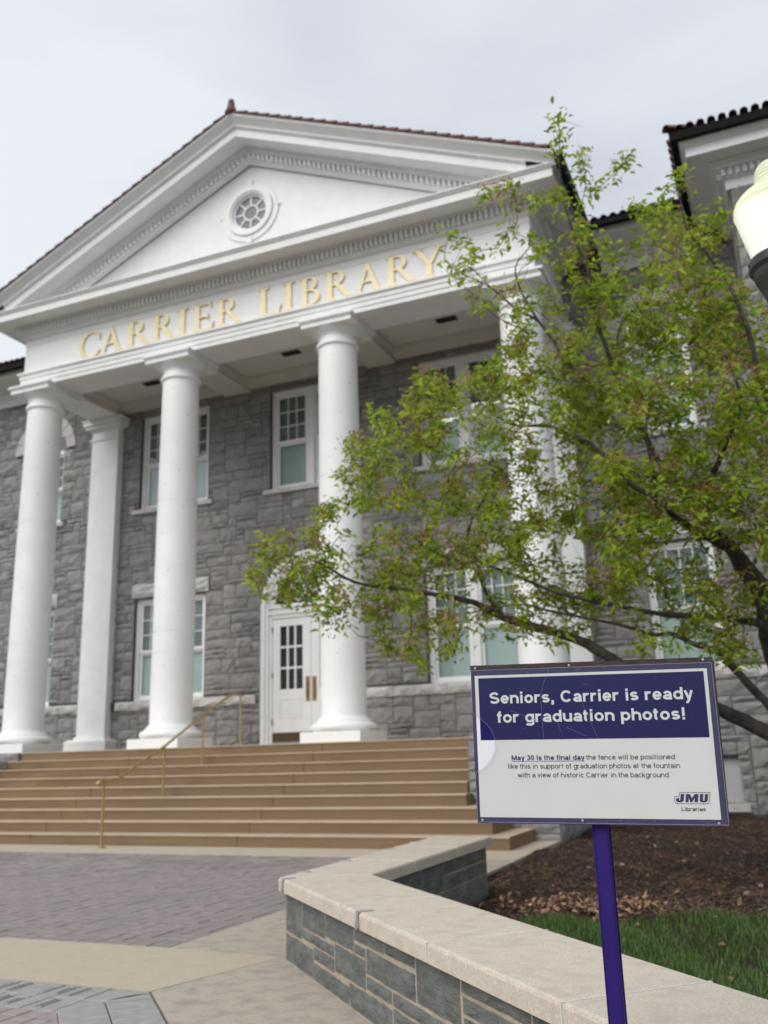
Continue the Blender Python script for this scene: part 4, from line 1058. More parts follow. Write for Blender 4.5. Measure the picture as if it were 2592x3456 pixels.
# ---- right wing
WX, WY, WZ = 9.98, .62, 11.98
b = MB(); b.box(WX, 20, WY, 12, -.1, WZ - .45); ww = part('wing_wall', b, 'mortar', bd)
Rq = random.Random(61); b = MB()
big = ashlar(WX + .02, 16, 0, WZ - .55, .1179 * 1.1, None, Rq, (2, 6), (1, 3))
for a, c, z0, z1 in big:
    q = vis((a + c) / 2, WY, (z0 + z1) / 2); t_ = MB() if (q and q[0] < 2610 and 0 < q[1] < 3456) else b
    rockstone(t_, lambda s_, z, o_: (s_, WY - .012 - o_, z), a + .009, c - .009, z0 + .008, z1 - .008, .036, 4, 3, .5, .02, Rq)
    if t_ is not b: part('stone', t_, 'stone', ww)
for a, c, z0, z1 in ashlar(WY, YW, 0, WZ - .55, .13, None, Rq, (2, 6), (1, 3)):
    rockstone(b, lambda s_, z, o_: (WX - .0 - o_, -s_, z), -c + .009, -a - .009, z0 + .008, z1 - .008, .03, 3, 2, .5, .02, Rq)
part('stone_facing', b, 'stone', ww, kind='stuff')
b = MB(); OV = .90
def wsweep(mb, prof):
    rows = []
    for o_, z in prof: rows.append([(WX - o_, 4.0, z), (WX - o_, WY - o_, z), (20, WY - o_, z)])
    mb.strip(rows)
wsweep(b, [(-.1, WZ - .78), (.05, WZ - .78), (.05, WZ - .60), (.07, WZ - .58), (.10, WZ - .57), (.10, WZ - .42), (.18, WZ - .40), (.20, WZ - .34), (.28, WZ - .31), (.28, WZ - .27), (.62, WZ - .27), (.62, WZ - .29), (.65, WZ - .29), (.65, WZ - .12), (.68, WZ - .10), (.74, WZ - .03), (.76, WZ + .0), (.3, WZ + .0)])
we = part('wing_eave', b, 'white', bd)
b = MB()
for i in range(60): x = WX - .06 + i * .125; b.box(x - .036, x + .036, WY - .19, WY - .101, WZ - .56, WZ - .43)
for i in range(1, 20): y = WY - .17 + i * .125; b.box(WX - .19, WX - .101, y - .036, y + .036, WZ - .56, WZ - .43)
part('dentil_course', b, 'white', we, kind='stuff')
b = MB(); 
for pr in ([(.74, WZ + .13), (.74, WZ - .01), (.88, WZ - .02), (.90, WZ + .13), (.74, WZ + .135)],): wsweep(b, pr)
part('gutter', b, 'gutter', bd)
b = MB(); k = .42
b.add([(WX - .86, WY - .86, WZ + .13), (20, WY - .86, WZ + .13), (20, WY + 4, WZ + .13 + 4.86 * k), (WX + 4.0, WY + 4, WZ + .13 + 4.86 * k)], [(0, 1, 2, 3)])
b.add([(WX - .86, WY - .86, WZ + .13), (WX + 4.0, WY + 4, WZ + .13 + 4.86 * k), (WX - .86, 12, WZ + .13)], [(0, 1, 2)])
wr = part('wing_roof', b, 'darktile', bd)
sl2 = Vector((0, 1, k)).normalized(); up2 = Vector((0, -k, 1)).normalized()
for i in range(20):
    x = WX - .70 + i * .185; lg = min(1.0, .2 + i * .18)
    p0 = Vector((x, WY - .93, WZ + .15)); halftile(p0 + sl2 * lg, p0, .062, .075, up2, 'darktile', wr)
for j in range(4):                                       # hip tiles
    hp0 = Vector((WX - .93, WY - .93, WZ + .18)); hd_ = Vector((1, 1, k)).normalized(); halftile(hp0 + hd_ * (j * .36 + .40), hp0 + hd_ * (j * .36), .08, .10, Vector((-k / 2, -k / 2, 1)).normalized(), 'tile', wr)
sl3 = Vector((1, 0, k)).normalized(); up3 = Vector((-k, 0, 1)).normalized()
for i in range(9):
    y = WY - .5 + i * .262; p0 = Vector((WX - .93, y, WZ + .15)); halftile(p0 + sl3 * .5, p0, .085, .10, up3, 'tile', wr)

# ---- gold letters
def capital(ch):
    """list of polygons in a unit-high cell, classical roman capitals"""
    TK, TN, SH = .185, .085, .05
    def rect(x0, y0, x1, y1): return [(x0, y0), (x1, y0), (x1, y1), (x0, y1)]
    def stem(xc, y0=0, y1=1, w_=TK): return [(xc - w_ / 2, y0), (xc + w_ / 2, y0), (xc + w_ / 2, y1), (xc - w_ / 2, y1)]
    def serif(xc, y, w_=.42, up=1): s_ = up; return [(xc - w_ / 2, y), (xc + w_ / 2, y), (xc + w_ / 2, y + s_ * .03), (xc + w_ * .27, y + s_ * .06), (xc - w_ * .27, y + s_ * .06), (xc - w_ / 2, y + s_ * .03)]
    def ell(cx, cy, rx, ry, a0, a1, ix, iy, icx, n_=14):
        o_ = [(cx + rx * math.cos(math.radians(a0 + (a1 - a0) * k / n_)), cy + ry * math.sin(math.radians(a0 + (a1 - a0) * k / n_))) for k in range(n_ + 1)]
        i_ = [(icx + ix * math.cos(math.radians(a0 + (a1 - a0) * k / n_)), cy + iy * math.sin(math.radians(a0 + (a1 - a0) * k / n_))) for k in range(n_, -1, -1)]
        return o_ + i_
    if ch == 'C': return [ell(.56, .5, .54, .52, 48, 318, .39, .44, .60, 26), [(.93, .88), (.97, .90), (.97, .63), (.92, .63), (.87, .80)], [(.92, .155), (.98, .25), (.99, .22), (.93, .12)]], .99
    if ch == 'A': return [[(.10, 0), (.18, 0), (.52, .93), (.50, 1.0), (.455, 1.0)], [(.47, 1.0), (.53, 1.0), (.93, 0), (.73, 0), (.45, .80)], rect(.25, .33, .66, .39), serif(.14, 0, .30), serif(.84, 0, .36)], 1.02
    if ch == 'R': return [stem(.21), serif(.21, 0, .42), serif(.17, 1, .30, -1), ell(.40, .745, .33, .255, 90, -90, .165, .195, .42), rect(.21, .94, .42, 1.0), rect(.21, .49, .42, .55), [(.40, .50), (.56, .53), (.95, .06), (1.03, 0), (.80, 0)], serif(.93, 0, .26)], 1.03
    if ch == 'I': return [stem(.22), serif(.22, 0, .44), serif(.22, 1, .44, -1)], .44
    if ch == 'E': return [stem(.21), serif(.17, 0, .30), serif(.17, 1, .30, -1), rect(.21, .94, .76, 1.0), rect(.21, 0, .80, .06), rect(.21, .48, .62, .54), [(.76, 1.0), (.71, 1.0), (.68, .94), (.76, .78)], [(.80, 0), (.86, .25), (.83, .25), (.72, .06), (.72, 0)], [(.60, .62), (.64, .62), (.64, .40), (.60, .40), (.575, .51)]], .86
    if ch == 'L': return [stem(.21), serif(.17, 0, .30), serif(.21, 1, .44, -1), rect(.21, 0, .80, .06), [(.80, 0), (.88, .30), (.85, .30), (.72, .06), (.72, 0)]], .88
    if ch == 'B': return [stem(.21), serif(.17, 0, .30), serif(.17, 1, .30, -1), ell(.38, .76, .29, .24, 90, -90, .13, .185, .40), ell(.40, .28, .37, .28, 90, -90, .20, .22, .42), rect(.21, .94, .40, 1.0), rect(.21, .505, .42, .56), rect(.21, 0, .42, .06)], .79
    if ch == 'Y': return [stem(.52, 0, .47), serif(.52, 0, .44), [(.05, 1.0), (.25, 1.0), (.57, .48), (.60, .42), (.44, .42)], [(.93, 1.0), (.86, 1.0), (.50, .46), (.60, .42)], serif(.14, 1, .34, -1), serif(.90, 1, .28, -1)], 1.03
LT = [('C', -4.667, -4.022), ('A', -4.016, -3.352), ('R', -3.271, -2.590), ('R', -2.551, -1.885), ('I', -1.862, -1.551), ('E', -1.445, -.870), ('R', -.815, -.15),
      ('L', .266, .846), ('I', .875, 1.183), ('B', 1.281, 1.792), ('R', 1.879, 2.545), ('A', 2.599, 3.227), ('R', 3.285, 3.961), ('Y', 3.908, 4.592)]
for ch, xa, xb in LT:
    polys, wd = capital(ch); b = MB(); kx = (xb - xa) / wd; H_ = .655; zb = 10.505
    for i, pg in enumerate(polys): b.prism(pg, lambda u, v, d: (xa + u * kx, d, zb + v * H_), -.036 - i * .0012, -.004 + 0)
    part('letter', b, 'gold', en)

# ================================================================== NOTICE SIGN
sg = thing('notice_sign', (9.262, -13.34, 0), 'white and navy notice board for graduation photos on a purple wooden post', 'sign')
T0 = Vector((8.9703, -13.4234, 1.4691)); EX = Vector((.9948, .0999, -.0185)).normalized(); EY = Vector((-.0215, .0285, -.9994)); EY = (EY - EX * EX.dot(EY)).normalized(); EN = EX.cross(EY)
def SP(u, v, d=0.): return tuple(T0 + EX * u + EY * v + EN * d)
SF = lambda u, v, d: SP(u, v, d)
def sbox(b, u0, u1, v0, v1, d0, d1): return b.prism([(u0, v0), (u1, v0), (u1, v1), (u0, v1)], SF, d0, d1)
b = MB(); b.prism([(0, .001), (.15, .000), (.32, .0015), (.48, .0), (.600, .0008), (.6018, .13), (.6035, .27), (.6045, .393), (.40, .3935), (.2, .3930), (.002, .3935), (.0005, .20)], SF, 0, .017)
bo = part('board', b, 'board', sg)
b = MB(); sbox(b, -.0008, .6025, -.0012, .0112, -.0012, .0176); sbox(b, .5998, .6052, .0114, .394, -.0008, .0170); part('worn_edge', b, 'edgewood', bo)
b = MB(); sbox(b, .0103, .5868, .0255, .3782, -.0012, -.0002); ins = part('insert_sheet', b, 'paper', sg)
b = MB(); sbox(b, .0195, .5785, .0322, .1892, -.0016, -.0013); part('header_panel', b, 'navy', ins)
ADV = dict(a=.556, b=.583, c=.52, d=.583, e=.556, f=.34, g=.583, h=.58, i=.26, k=.53, l=.26, m=.86, n=.58, o=.583, p=.583, r=.42, s=.53, t=.35, u=.58, v=.52, w=.75, y=.52, M=.833, C=.722, S=.667, L=.58, **{'0': .556, '3': .556, '.': .278, ',': .278, '!': .30, ' ': .278})
def glyph(ch, h):
    """centre-line strokes of a plain grotesque letter for half stroke width h"""
    A_ = ADV[ch]; lb = .040; L_, R_ = lb + h, A_ - lb * .8 - h; m_ = (L_ + R_) / 2; xh, cap = .519, .716; T_ = xh - h
    def el(cx, cy, rx, ry, a0, a1, n_=14): return [(cx + rx * math.cos(math.radians(a0 + (a1 - a0) * k / n_)), cy + ry * math.sin(math.radians(a0 + (a1 - a0) * k / n_))) for k in range(n_ + 1)]
    rx, ry = (R_ - L_) / 2, xh / 2 - h + .006; O_ = el(m_, xh / 2, rx, ry, 0, 360, 22)
    dot = lambda x, y: [(x, y - h * 1.05), (x, y + h * 1.05)]
    if ch == 'o': return [O_]
    if ch == '0': return [el(m_, cap / 2, rx, cap / 2 - h, 0, 360, 22)]
    if ch in 'dbpq': x = R_ if ch == 'd' else L_; return [O_, [(x, 0 if ch in 'db' else -.21), (x, cap if ch in 'db' else xh)]]
    if ch == 'g': return [O_, [(R_, xh), (R_, -.05)] + el(m_, -.06, rx, .15 - h, 0, -165, 10)]
    if ch == 'n' or ch == 'h': return [[(L_, 0), (L_, xh if ch == 'n' else cap)], el(m_, T_ - .16, rx, .165, 168, 0, 9) + [(R_, 0)]]
    if ch == 'm':
        q = (L_ + R_) / 2; r_ = (q - L_) / 2; return [[(L_, 0), (L_, xh)], el(L_ + r_, T_ - .14, r_, .145, 165, 0, 9) + [(q, 0)], el(q + r_, T_ - .14, r_, .145, 165, 0, 9) + [(R_, 0)]]
    if ch == 'r': return [[(L_, 0), (L_, xh)], el(L_ + .17, T_ - .17, .17, .172, 160, 62, 8)]
    if ch == 'u': return [[(R_, 0), (R_, xh)], [(L_, xh)] + el(m_, h + .16, rx, .165, 180, 348, 9)]
    if ch == 'i': return [[(A_ / 2, 0), (A_ / 2, xh)], [(A_ / 2, cap - h * 2), (A_ / 2, cap)]]
    if ch == 'l': return [[(A_ / 2, 0), (A_ / 2, cap)]]
    if ch == 't': x = A_ * .42; return [[(x, .66), (x, .13)] + el(x + .085, .13, .085, .13 - h, 180, 275, 6), [(x - .115, T_ + h * .25), (x + .14, T_ + h * .25)]]
    if ch == 'f': x = A_ * .46; return [[(x, 0), (x, .58)] + el(x + .095, .58, .095, cap - .58 - h, 180, 80, 6), [(x - .12, T_ + h * .25), (x + .145, T_ + h * .25)]]
    if ch == 'a': return [el(m_, T_ - .145, rx * .93, .15, 160, 0, 10) + [(R_ - .01, .12), (R_ + .012, 0)], [(R_ - .01, .315)] + el(m_ - .005, .155, rx * 1.0, .158 - h, 75, 330, 14)]
    if ch == 'e': return [el(m_, xh / 2, rx, ry, 0, 325, 20), [(L_ + .02, xh / 2 - .004), (R_ + h * .85, xh / 2 - .004)]]
    if ch == 'c': return [el(m_ + .01, xh / 2, rx, ry, 42, 318, 18)]
    if ch == 'C': return [el(m_ + .01, cap / 2, rx, cap / 2 - h + .006, 38, 322, 22)]
    if ch in 's3S':
        H_ = xh if ch == 's' else cap; q = (H_ - 2 * h) / 4; c1, c2 = H_ - h - q, h + q
        if ch == '3': return [el(m_, c1, rx * .88, q, 160, -90, 14), el(m_, c2, rx, q * 1.03, 90, -165, 14)]
        return [el(m_, c1, rx * .93, q, 22, 225, 12) + [(m_, H_ / 2 + .004)] + el(m_, c2, rx, q, 48, -160, 13)]
    if ch == 'y': return [[(L_ - h * .3, xh), (m_ + .005, .02)], [(R_ + h * .3, xh), (m_ - .015, -.10), (m_ - .06, -.175), (L_ + .01, -.175)]]
    if ch == 'v': return [[(L_ - h * .3, xh), (m_, .03)], [(R_ + h * .3, xh), (m_, .03)]]
    if ch == 'w': q = (R_ - L_) / 4; return [[(L_ - h * .4, xh), (L_ + q, .04)], [(L_ + q, .04), (m_, xh - .03)], [(m_, xh - .03), (R_ - q, .04)], [(R_ - q, .04), (R_ + h * .4, xh)]]
    if ch == 'k': return [[(L_, 0), (L_, cap)], [(L_ + h * .5, .19), (R_, xh)], [(L_ + .12, .30), (R_ + .015, 0)]]
    if ch == 'M': return [[(L_, 0), (L_, cap)], [(R_, 0), (R_, cap)], [(L_ + .01, cap - .02), (m_, .04)], [(R_ - .01, cap - .02), (m_, .04)]]
    if ch == 'L': return [[(L_, cap), (L_, 0)], [(L_, h), (R_ + h, h)]]
    if ch == '!': return [[(A_ / 2, cap), (A_ / 2, .20)], dot(A_ / 2, h)]
    if ch == '.': return [dot(A_ / 2, h)]
    if ch == ',': return [dot(A_ / 2, h), [(A_ / 2 + h * .4, .0), (A_ / 2 - h * .6, -.13)]]
    return []
def text(s, u0, u1, base, cap, m, bold=0., d=-.0019, par=ins, nm='lettering'):
    h = .046 if not bold else bold; tot = sum(ADV[c] for c in s); kx = (u1 - u0) / (tot - .10); ky = cap / .716; b = MB(); x = u0 - .05 * kx; lay = 0
    for ch in s:
        for st_ in glyph(ch, h):
            n_ = len(st_); closed = math.hypot(st_[0][0] - st_[-1][0], st_[0][1] - st_[-1][1]) < 1e-6; rows = [[], []]
            for i, (a, c) in enumerate(st_):
                if closed: p_, q_ = (st_[i - 1] if i else st_[-2]), (st_[i + 1] if i < n_ - 1 else st_[1])
                else: p_, q_ = st_[max(0, i - 1)], st_[min(n_ - 1, i + 1)]
                tx, ty = q_[0] - p_[0], q_[1] - p_[1]; l = math.hypot(tx, ty) or 1; nx_, ny_ = -ty / l * h, tx / l * h; dd = d - .00003 * (lay % 4)
                for r_, s_ in ((rows[0], 1), (rows[1], -1)): r_.append(SP(x + (a + s_ * nx_) * kx, base - (c + s_ * ny_) * ky, dd))
            b.strip(rows); lay += 1
        x += ADV[ch] * kx
    return part(nm, b, m, par)
text('Seniors, Carrier is ready', .0475, .5480, .0980, .0290, 'paper', .068)
text('for graduation photos!', .0655, .5275, .1462, .0290, 'paper', .068)
text('May 30 is the final day', .0975, .2790, .2394, .0122, 'logoink', .068)
b = MB(); sbox(b, .0975, .2790, .2416, .2426, -.0019, -.0013); part('underline', b, 'logoink', ins)
text('the fence will be positioned', .2840, .4942, .2394, .0120, 'ink')
text('like this in support of graduation photos at the fountain', .0871, .5042, .2601, .0120, 'ink')
text('with a view of historic Carrier in the background.', .1113, .4807, .2816, .0120, 'ink')
text('Libraries', .4997, .5540, .3586, .0086, 'ink', .055)
b = MB()
for u in (.5005, .5053): pass
for a_ in (.4992, .5085, .5150, .5255, .5352, .5430): sbox(b, a_, a_ + .0042, .3580, .3588, -.0020, -.0013)
part('letter_serifs', b, 'ink', ins, kind='stuff')
def LG(x, y): return (.4845 + (x - 845) * .0834 / 800, .3165 + (y - 1155) * .0262 / 265)
for pts in ([(1000, 1192), (1078, 1192), (1052, 1345), (1012, 1382), (912, 1382), (882, 1350), (893, 1290), (960, 1290), (952, 1332), (962, 1342), (975, 1340)],
            [(1115, 1192), (1195, 1192), (1238, 1285), (1300, 1192), (1387, 1192), (1357, 1382), (1285, 1382), (1300, 1280), (1236, 1382), (1195, 1382), (1168, 1280), (1152, 1382), (1085, 1382)],
            [(1420, 1192), (1492, 1192), (1472, 1332), (1480, 1342), (1503, 1340), (1527, 1192), (1600, 1192), (1572, 1345), (1532, 1382), (1430, 1382), (1398, 1347)]):
    b = MB(); b.prism([LG(*q) for q in pts], SF, -.0018, -.0013); part('logo_letter', b, 'logoink', ins)
ol = [(975, 1158), (1643, 1158), (1607, 1362), (1590, 1398), (1552, 1417), (905, 1417), (868, 1398), (850, 1360), (850, 1335), (865, 1254), (960, 1254)]
oc_ = Vector((sum(q[0] for q in ol) / len(ol), sum(q[1] for q in ol) / len(ol)))
b = MB()
for q, r_ in zip(ol, ol[1:] + ol[:1]):
    q, r_ = Vector(q), Vector(r_); d = (r_ - q).normalized(); n_ = Vector((-d.y, d.x)) * 5
    b.prism([LG(*(q - d * 3 + n_)), LG(*(r_ + d * 3 + n_)), LG(*(r_ + d * 3 - n_)), LG(*(q - d * 3 - n_))], SF, -.0018, -.0013)
b.prism([LG(1628 + 10 * math.cos(k), 1412 + 10 * math.sin(k)) for k in np.linspace(0, 2 * PI, 9)[:-1]], SF, -.0018, -.0013)
part('logo_outline', b, 'logoink', ins)
bite = [(.0015, .118), (.012, .1265), (.0236, .1356), (.038, .149), (.0503, .1655), (.0565, .184), (.0582, .2045), (.0545, .222), (.0444, .2383), (.031, .2525), (.018, .2623), (.008, .267), (.003, .2767)]
b = MB(); b.prism([(.0015, .0118), (.5985, .0118), (.6025, .3895), (.004, .3895)] + bite[::-1], SF, -.0055, -.0028); ac = part('acrylic_cover', b, 'acrylic', sg)
b = MB()
ed = [(.0015, .0118), (.5985, .0118), (.6025, .3895), (.004, .3895)]
def edgeline(pts, wd=.0007):
    for q, r_ in zip(pts[:-1], pts[1:]):
        q, r_ = Vector(q), Vector(r_); d = (r_ - q).normalized(); n_ = Vector((-d.y, d.x)) * wd / 2
        b.prism([tuple(q + n_), tuple(r_ + n_), tuple(r_ - n_), tuple(q - n_)], SF, -.0060, -.0054)
edgeline(ed + [bite[-1]], .0009); edgeline(bite, .0006); edgeline([bite[0], ed[0]], .0009)
part('cover_edge', b, 'scratch', ac)
b = MB(); RS = random.Random(9)
for pts in ([(.205, .012), (.199, .03), (.187, .055), (.180, .085), (.181, .13), (.182, .188)], [(.285, .102), (.292, .128), (.305, .160), (.315, .185)], [(.10, .115), (.14, .132), (.175, .145)], [(.22, .15), (.226, .172)], [(.24, .16), (.29, .183)],
            [(.286, .056), (.300, .055)], [(.470, .034), (.477, .030), (.486, .029), (.490, .033)], [(.466, .040), (.464, .047)]): edgeline(pts, .00035)
for k in range(26):
    u, v = RS.uniform(.02, .58), RS.choice([RS.uniform(.013, .024), RS.uniform(.38, .388), RS.uniform(.03, .38)]); l = RS.uniform(.002, .009); a = RS.uniform(-.5, .5)
    edgeline([(u, v), (u + l * math.cos(a), v + l * math.sin(a))], .0004)
part('scratches', b, 'scratch', ac, kind='stuff')
for u, v in ((.0136, .0065), (.2564, .0075), (.5799, .0050), (.0166, .3855), (.2656, .3835), (.5809, .3865)):
    b = MB(); rows = [[SP(u + r_ * math.cos(a), v + r_ * math.sin(a), d) for a in np.linspace(0, 2 * PI, 10, endpoint=False)] for r_, d in ((.0032, -.0052), (.0030, -.0066), (.0012, -.0072))]
    b.strip(rows, True); b.add(rows[-1], [tuple(range(10))]); part('screw', b, 'screw', bo)
b = MB(); px_, py_ = 9.262, -13.372
v = []
for z, dx, dy, h_ in ((-.1, .006, .0, .0195), (.02, .004, 0, .0195), (.55, .001, 0, .0193), (1.08, 0, .0, .0193), (1.44, 0, -.008, .019)):
    cx_, cy_ = px_ + dx, py_ + .026 + dy
    for a, c in ((-1, -1), (1, -1), (1, 1), (-1, 1)):
        for e in (0, 1): 
            kx_ = h_ - (.0025 if (e == 0) == (a * c > 0) else 0); ky_ = h_ - (.0025 if not ((e == 0) == (a * c > 0)) else 0); v.append((cx_ + a * kx_, cy_ + c * ky_, z))
f = []
for l in range(4):
    for i in range(8): j = (i + 1) % 8; f.append((l * 8 + i, l * 8 + j, l * 8 + 8 + j, l * 8 + 8 + i))
f.append(tuple(32 + i for i in range(8)))
b.add(v, f); part('post', b, 'purple', sg)

# ================================================================== LAMP
LX, LY, LH = 10.01, -10.96, 3.98
lp = thing('street_lamp', (LX, LY, 0), 'lit ribbed acorn globe lamp on a dark fluted post beside the tree', 'lamp')
prof = []
base = [(.150, -.285), (.162, -.22), (.180, -.15), (.198, -.07), (.211, -.01), (.212, .02), (.203, .05), (.185, .075), (.160, .10), (.128, .125), (.105, .148), (.090, .165), (.086, .175), (.085, .20), (.080, .235), (.066, .265), (.040, .29), (.005, .30)]
for (r0, z0), (r1, z1) in zip(base[:-1], base[1:]):
    n_ = max(1, int(math.hypot(r1 - r0, z1 - z0) / .008))
    for k in range(n_): t_ = k / n_; prof.append((r0 + (r1 - r0) * t_ + (.0045 if k % 2 else 0) * (z0 > -.02), LH + z0 + (z1 - z0) * t_))
prof.append((.004, LH + .30))
lo = [q for q in prof if q[1] <= LH + .003]; hi = [q for q in prof if q[1] >= lo[-1][1] - 1e-6]
b = MB(); b.lathe(lo, LX, LY, 64, False); gl = part('globe', b, 'globelow', lp, True)
b = MB(); b.lathe(hi, LX, LY, 64, False); part('refractor_cap', b, 'globe', lp)
b = MB(); b.lathe([(.02, LH - .25), (.05, LH - .22), (.055, LH - .06), (.03, LH - .02)], LX, LY, 20); part('bulb', b, 'globecore', gl, True)
b = MB(); b.lathe([(.155, LH - .275), (.174, LH - .285), (.178, LH - .30), (.178, LH - .335), (.170, LH - .345), (.160, LH - .355), (.158, LH - .375), (.150, LH - .40), (.128, LH - .45), (.105, LH - .52), (.085, LH - .62), (.068, LH - .74), (.060, LH - .80), (.075, LH - .82), (.075, LH - .85), (.058, LH - .87)], LX, LY, 40); part('collar', b, 'lamppost', lp, True)
for k in range(3):
    a = 2.1 * k + 3.4; b = MB(); b.lathe([(.007, -.01), (.009, 0), (.004, .004)], 0, 0, 8); q = b.mesh('set_screw', M['lamppost']); o = link('set_screw', q, lp); o.location = Vector((LX, LY, LH - .31)) - lp.location + Vector((.18 * math.cos(a), .18 * math.sin(a), 0)); o.rotation_euler = (0, PI / 2, a)
b = MB(); n_ = 48; rows = []
for z, r_ in ((LH - .86, .050), (1.0, .062), (.85, .066)): rows.append([(LX + (r_ + .003 * (1 if (k // 2) % 2 else -1)) * math.cos(2 * PI * k / n_), LY + (r_ + .003 * (1 if (k // 2) % 2 else -1)) * math.sin(2 * PI * k / n_), z) for k in range(n_)])
b.strip(rows, True); part('fluted_shaft', b, 'lamppost', lp)
b = MB(); b.lathe([(.22, -.03), (.22, .06), (.19, .10), (.17, .30), (.13, .36), (.12, .60), (.10, .72), (.085, .80), (.08, .86)], LX, LY, 32); part('base', b, 'lamppost', lp, True)

# ================================================================== TREE
tr = thing('ornamental_tree', (10.95, -6.6, 0), 'wide low branching tree with fresh green leaves and rusty spent blossom', 'tree')
Rt = random.Random(71)
nodes = []; nrad = []
def limb(pts, rs, nm='branch', sub=4, wob=.03):
    """smooth knobbly limb through 3D points"""
    P_ = []; R_ = []
    for i in range(len(pts) - 1):
        p0 = pts[max(i - 1, 0)]; p1 = pts[i]; p2 = pts[i + 1]; p3 = pts[min(i + 2, len(pts) - 1)]
        for k in range(sub):
            t_ = k / sub; q = (p1 * 2 + (p2 - p0) * t_ + (p0 * 2 - p1 * 5 + p2 * 4 - p3) * t_ ** 2 + (p1 * 3 - p0 - p2 * 3 + p3) * t_ ** 3) * .5
            r_ = rs[i] + (rs[i + 1] - rs[i]) * t_; w_ = wob * min(1, r_ * 20) * .6
            P_.append(q + Vector((Rt.gauss(0, 1), Rt.gauss(0, 1), Rt.gauss(0, 1))) * w_ * .25); R_.append(r_ * Rt.uniform(.92, 1.1))
    P_.append(pts[-1]); R_.append(rs[-1]); b = MB(); b.tube(P_, R_, 10 if max(R_) > .04 else 7)
    part(nm, b, 'bark', tr, True)
    for q, r_ in zip(P_, R_):
        if r_ < .055: nodes.append(q); nrad.append(r_)
A = at
trunk_top = Vector((10.75, -6.65, 1.0))
limb([Vector((10.98, -6.55, -.12)), Vector((10.95, -6.6, .1)), Vector((10.86, -6.62, .6)), trunk_top], [.26, .19, .16, .17], 'trunk')
limb([trunk_top, Vector((10.2, -6.9, 1.15)), A(2592, 2470, 8.25), A(2425, 2390, 8.3), A(2250, 2320, 8.4), A(2062, 2225, 8.5), A(1960, 2163, 8.6), A(1850, 2128, 8.65), A(1700, 2085, 8.7), A(1600, 2035, 8.75), A(1480, 2008, 8.75), A(1326, 1984, 8.7), A(1200, 1966, 8.6), A(1071, 1897, 8.5), A(960, 1872, 8.45)],
     [.12, .085, .070, .060, .055, .052, .048, .043, .036, .028, .022, .017, .013, .009, .005])
limb([trunk_top, Vector((10.35, -6.85, 1.6)), A(2700, 2330, 8.3), A(2620, 2210, 8.2), A(2592, 2080, 8.15), A(2570, 1990, 8.1), A(2505, 1905, 8.1), A(2470, 1850, 8.1), A(2424, 1806, 8.1), A(2350, 1720, 8.1), A(2290, 1640, 8.1), A(2224, 1560, 8.15), A(2150, 1420, 8.2), A(2090, 1300, 8.3), A(2051, 1190, 8.3)],
     [.14, .12, .11, .105, .10, .09, .075, .06, .045, .036, .03, .026, .022, .02, .018])
limb([A(2051, 1190, 8.3), A(2004, 1050, 8.4), A(1986, 911, 8.4), A(1944, 820, 8.45), A(1919, 736, 8.5), A(1901, 661, 8.5), A(1889, 570, 8.5), A(1888, 456, 8.5), A(1886, 378, 8.5)], [.019, .018, .016, .014, .012, .010, .007, .004, .002])
limb([A(2592, 2080, 8.15), A(2640, 1900, 8.0), A(2650, 1700, 7.9), A(2620, 1450, 7.8), A(2560, 1250, 7.8), A(2520, 1100, 7.8), A(2463, 965, 7.9), A(2421, 907, 8.0), A(2383, 851, 8.0), A(2326, 787, 8.0), A(2300, 700, 8.0), A(2298, 600, 8.0)], [.08, .06, .045, .034, .026, .02, .017, .015, .013, .010, .006, .003])
limb([A(2700, 2330, 8.3), A(2592, 2135, 8.0), A(2550, 2102, 7.95), A(2480, 2090, 7.95), A(2375, 2080, 7.95), A(2232, 2072, 7.9), A(2039, 2036, 7.9), A(1888, 2003, 7.95), A(1780, 1960, 8.0), A(1640, 1905, 8.05), A(1500, 1880, 8.1), A(1380, 1800, 8.1)], [.06, .038, .034, .030, .026, .022, .019, .016, .013, .010, .007, .004])
limb([A(2592, 2377, 7.7), A(2518, 2302, 7.75), A(2424, 2202, 7.8), A(2339, 2173, 7.8), A(2265, 2138, 7.85), A(2200, 2143, 7.85), A(2081, 2106, 7.9), A(1871, 2066, 7.9), A(1760, 2040, 7.9), A(1640, 2060, 7.9)], [.036, .034, .030, .022, .020, .018, .015, .011, .008, .005])
limb([A(2424, 2202, 7.8), A(2419, 2168, 7.8), A(2440, 2135, 7.85), A(2479, 2118, 7.9), A(2490, 2092, 7.95)], [.03, .026, .026, .026, .028])
limb([Vector((10.2, -6.9, .95)), A(2700, 2480, 7.8), A(2592, 2377, 7.7)], [.06, .045, .036])
limb([A(2090, 1300, 8.3), A(1980, 1285, 8.4), A(1905, 1207, 8.5), A(1821, 1089, 8.6), A(1737, 1039, 8.6), A(1670, 980, 8.65), A(1600, 940, 8.7)], [.02, .018, .016, .014, .011, .008, .004])
limb([A(1821, 1089, 8.6), A(1790, 1040, 8.6), A(1760, 985, 8.6), A(1740, 900, 8.6), A(1800, 820, 8.6)], [.013, .011, .009, .007, .004])
limb([A(2470, 1850, 8.1), A(2300, 1760, 7.7), A(2224, 1690, 7.5), A(2123, 1630, 7.5), A(2039, 1536, 7.5), A(1960, 1480, 7.6), A(1880, 1500, 7.7)], [.05, .03, .022, .018, .015, .010, .006])
limb([A(2224, 1690, 7.5), A(2198, 1569, 7.5), A(2181, 1443, 7.5), A(2200, 1300, 7.6)], [.018, .016, .012, .006])
limb([A(1700, 2085, 8.7), A(1640, 2000, 8.9), A(1605, 1880, 9.0), A(1580, 1790, 9.0), A(1660, 1640, 9.0), A(1720, 1560, 8.9)], [.03, .022, .016, .013, .010, .006])
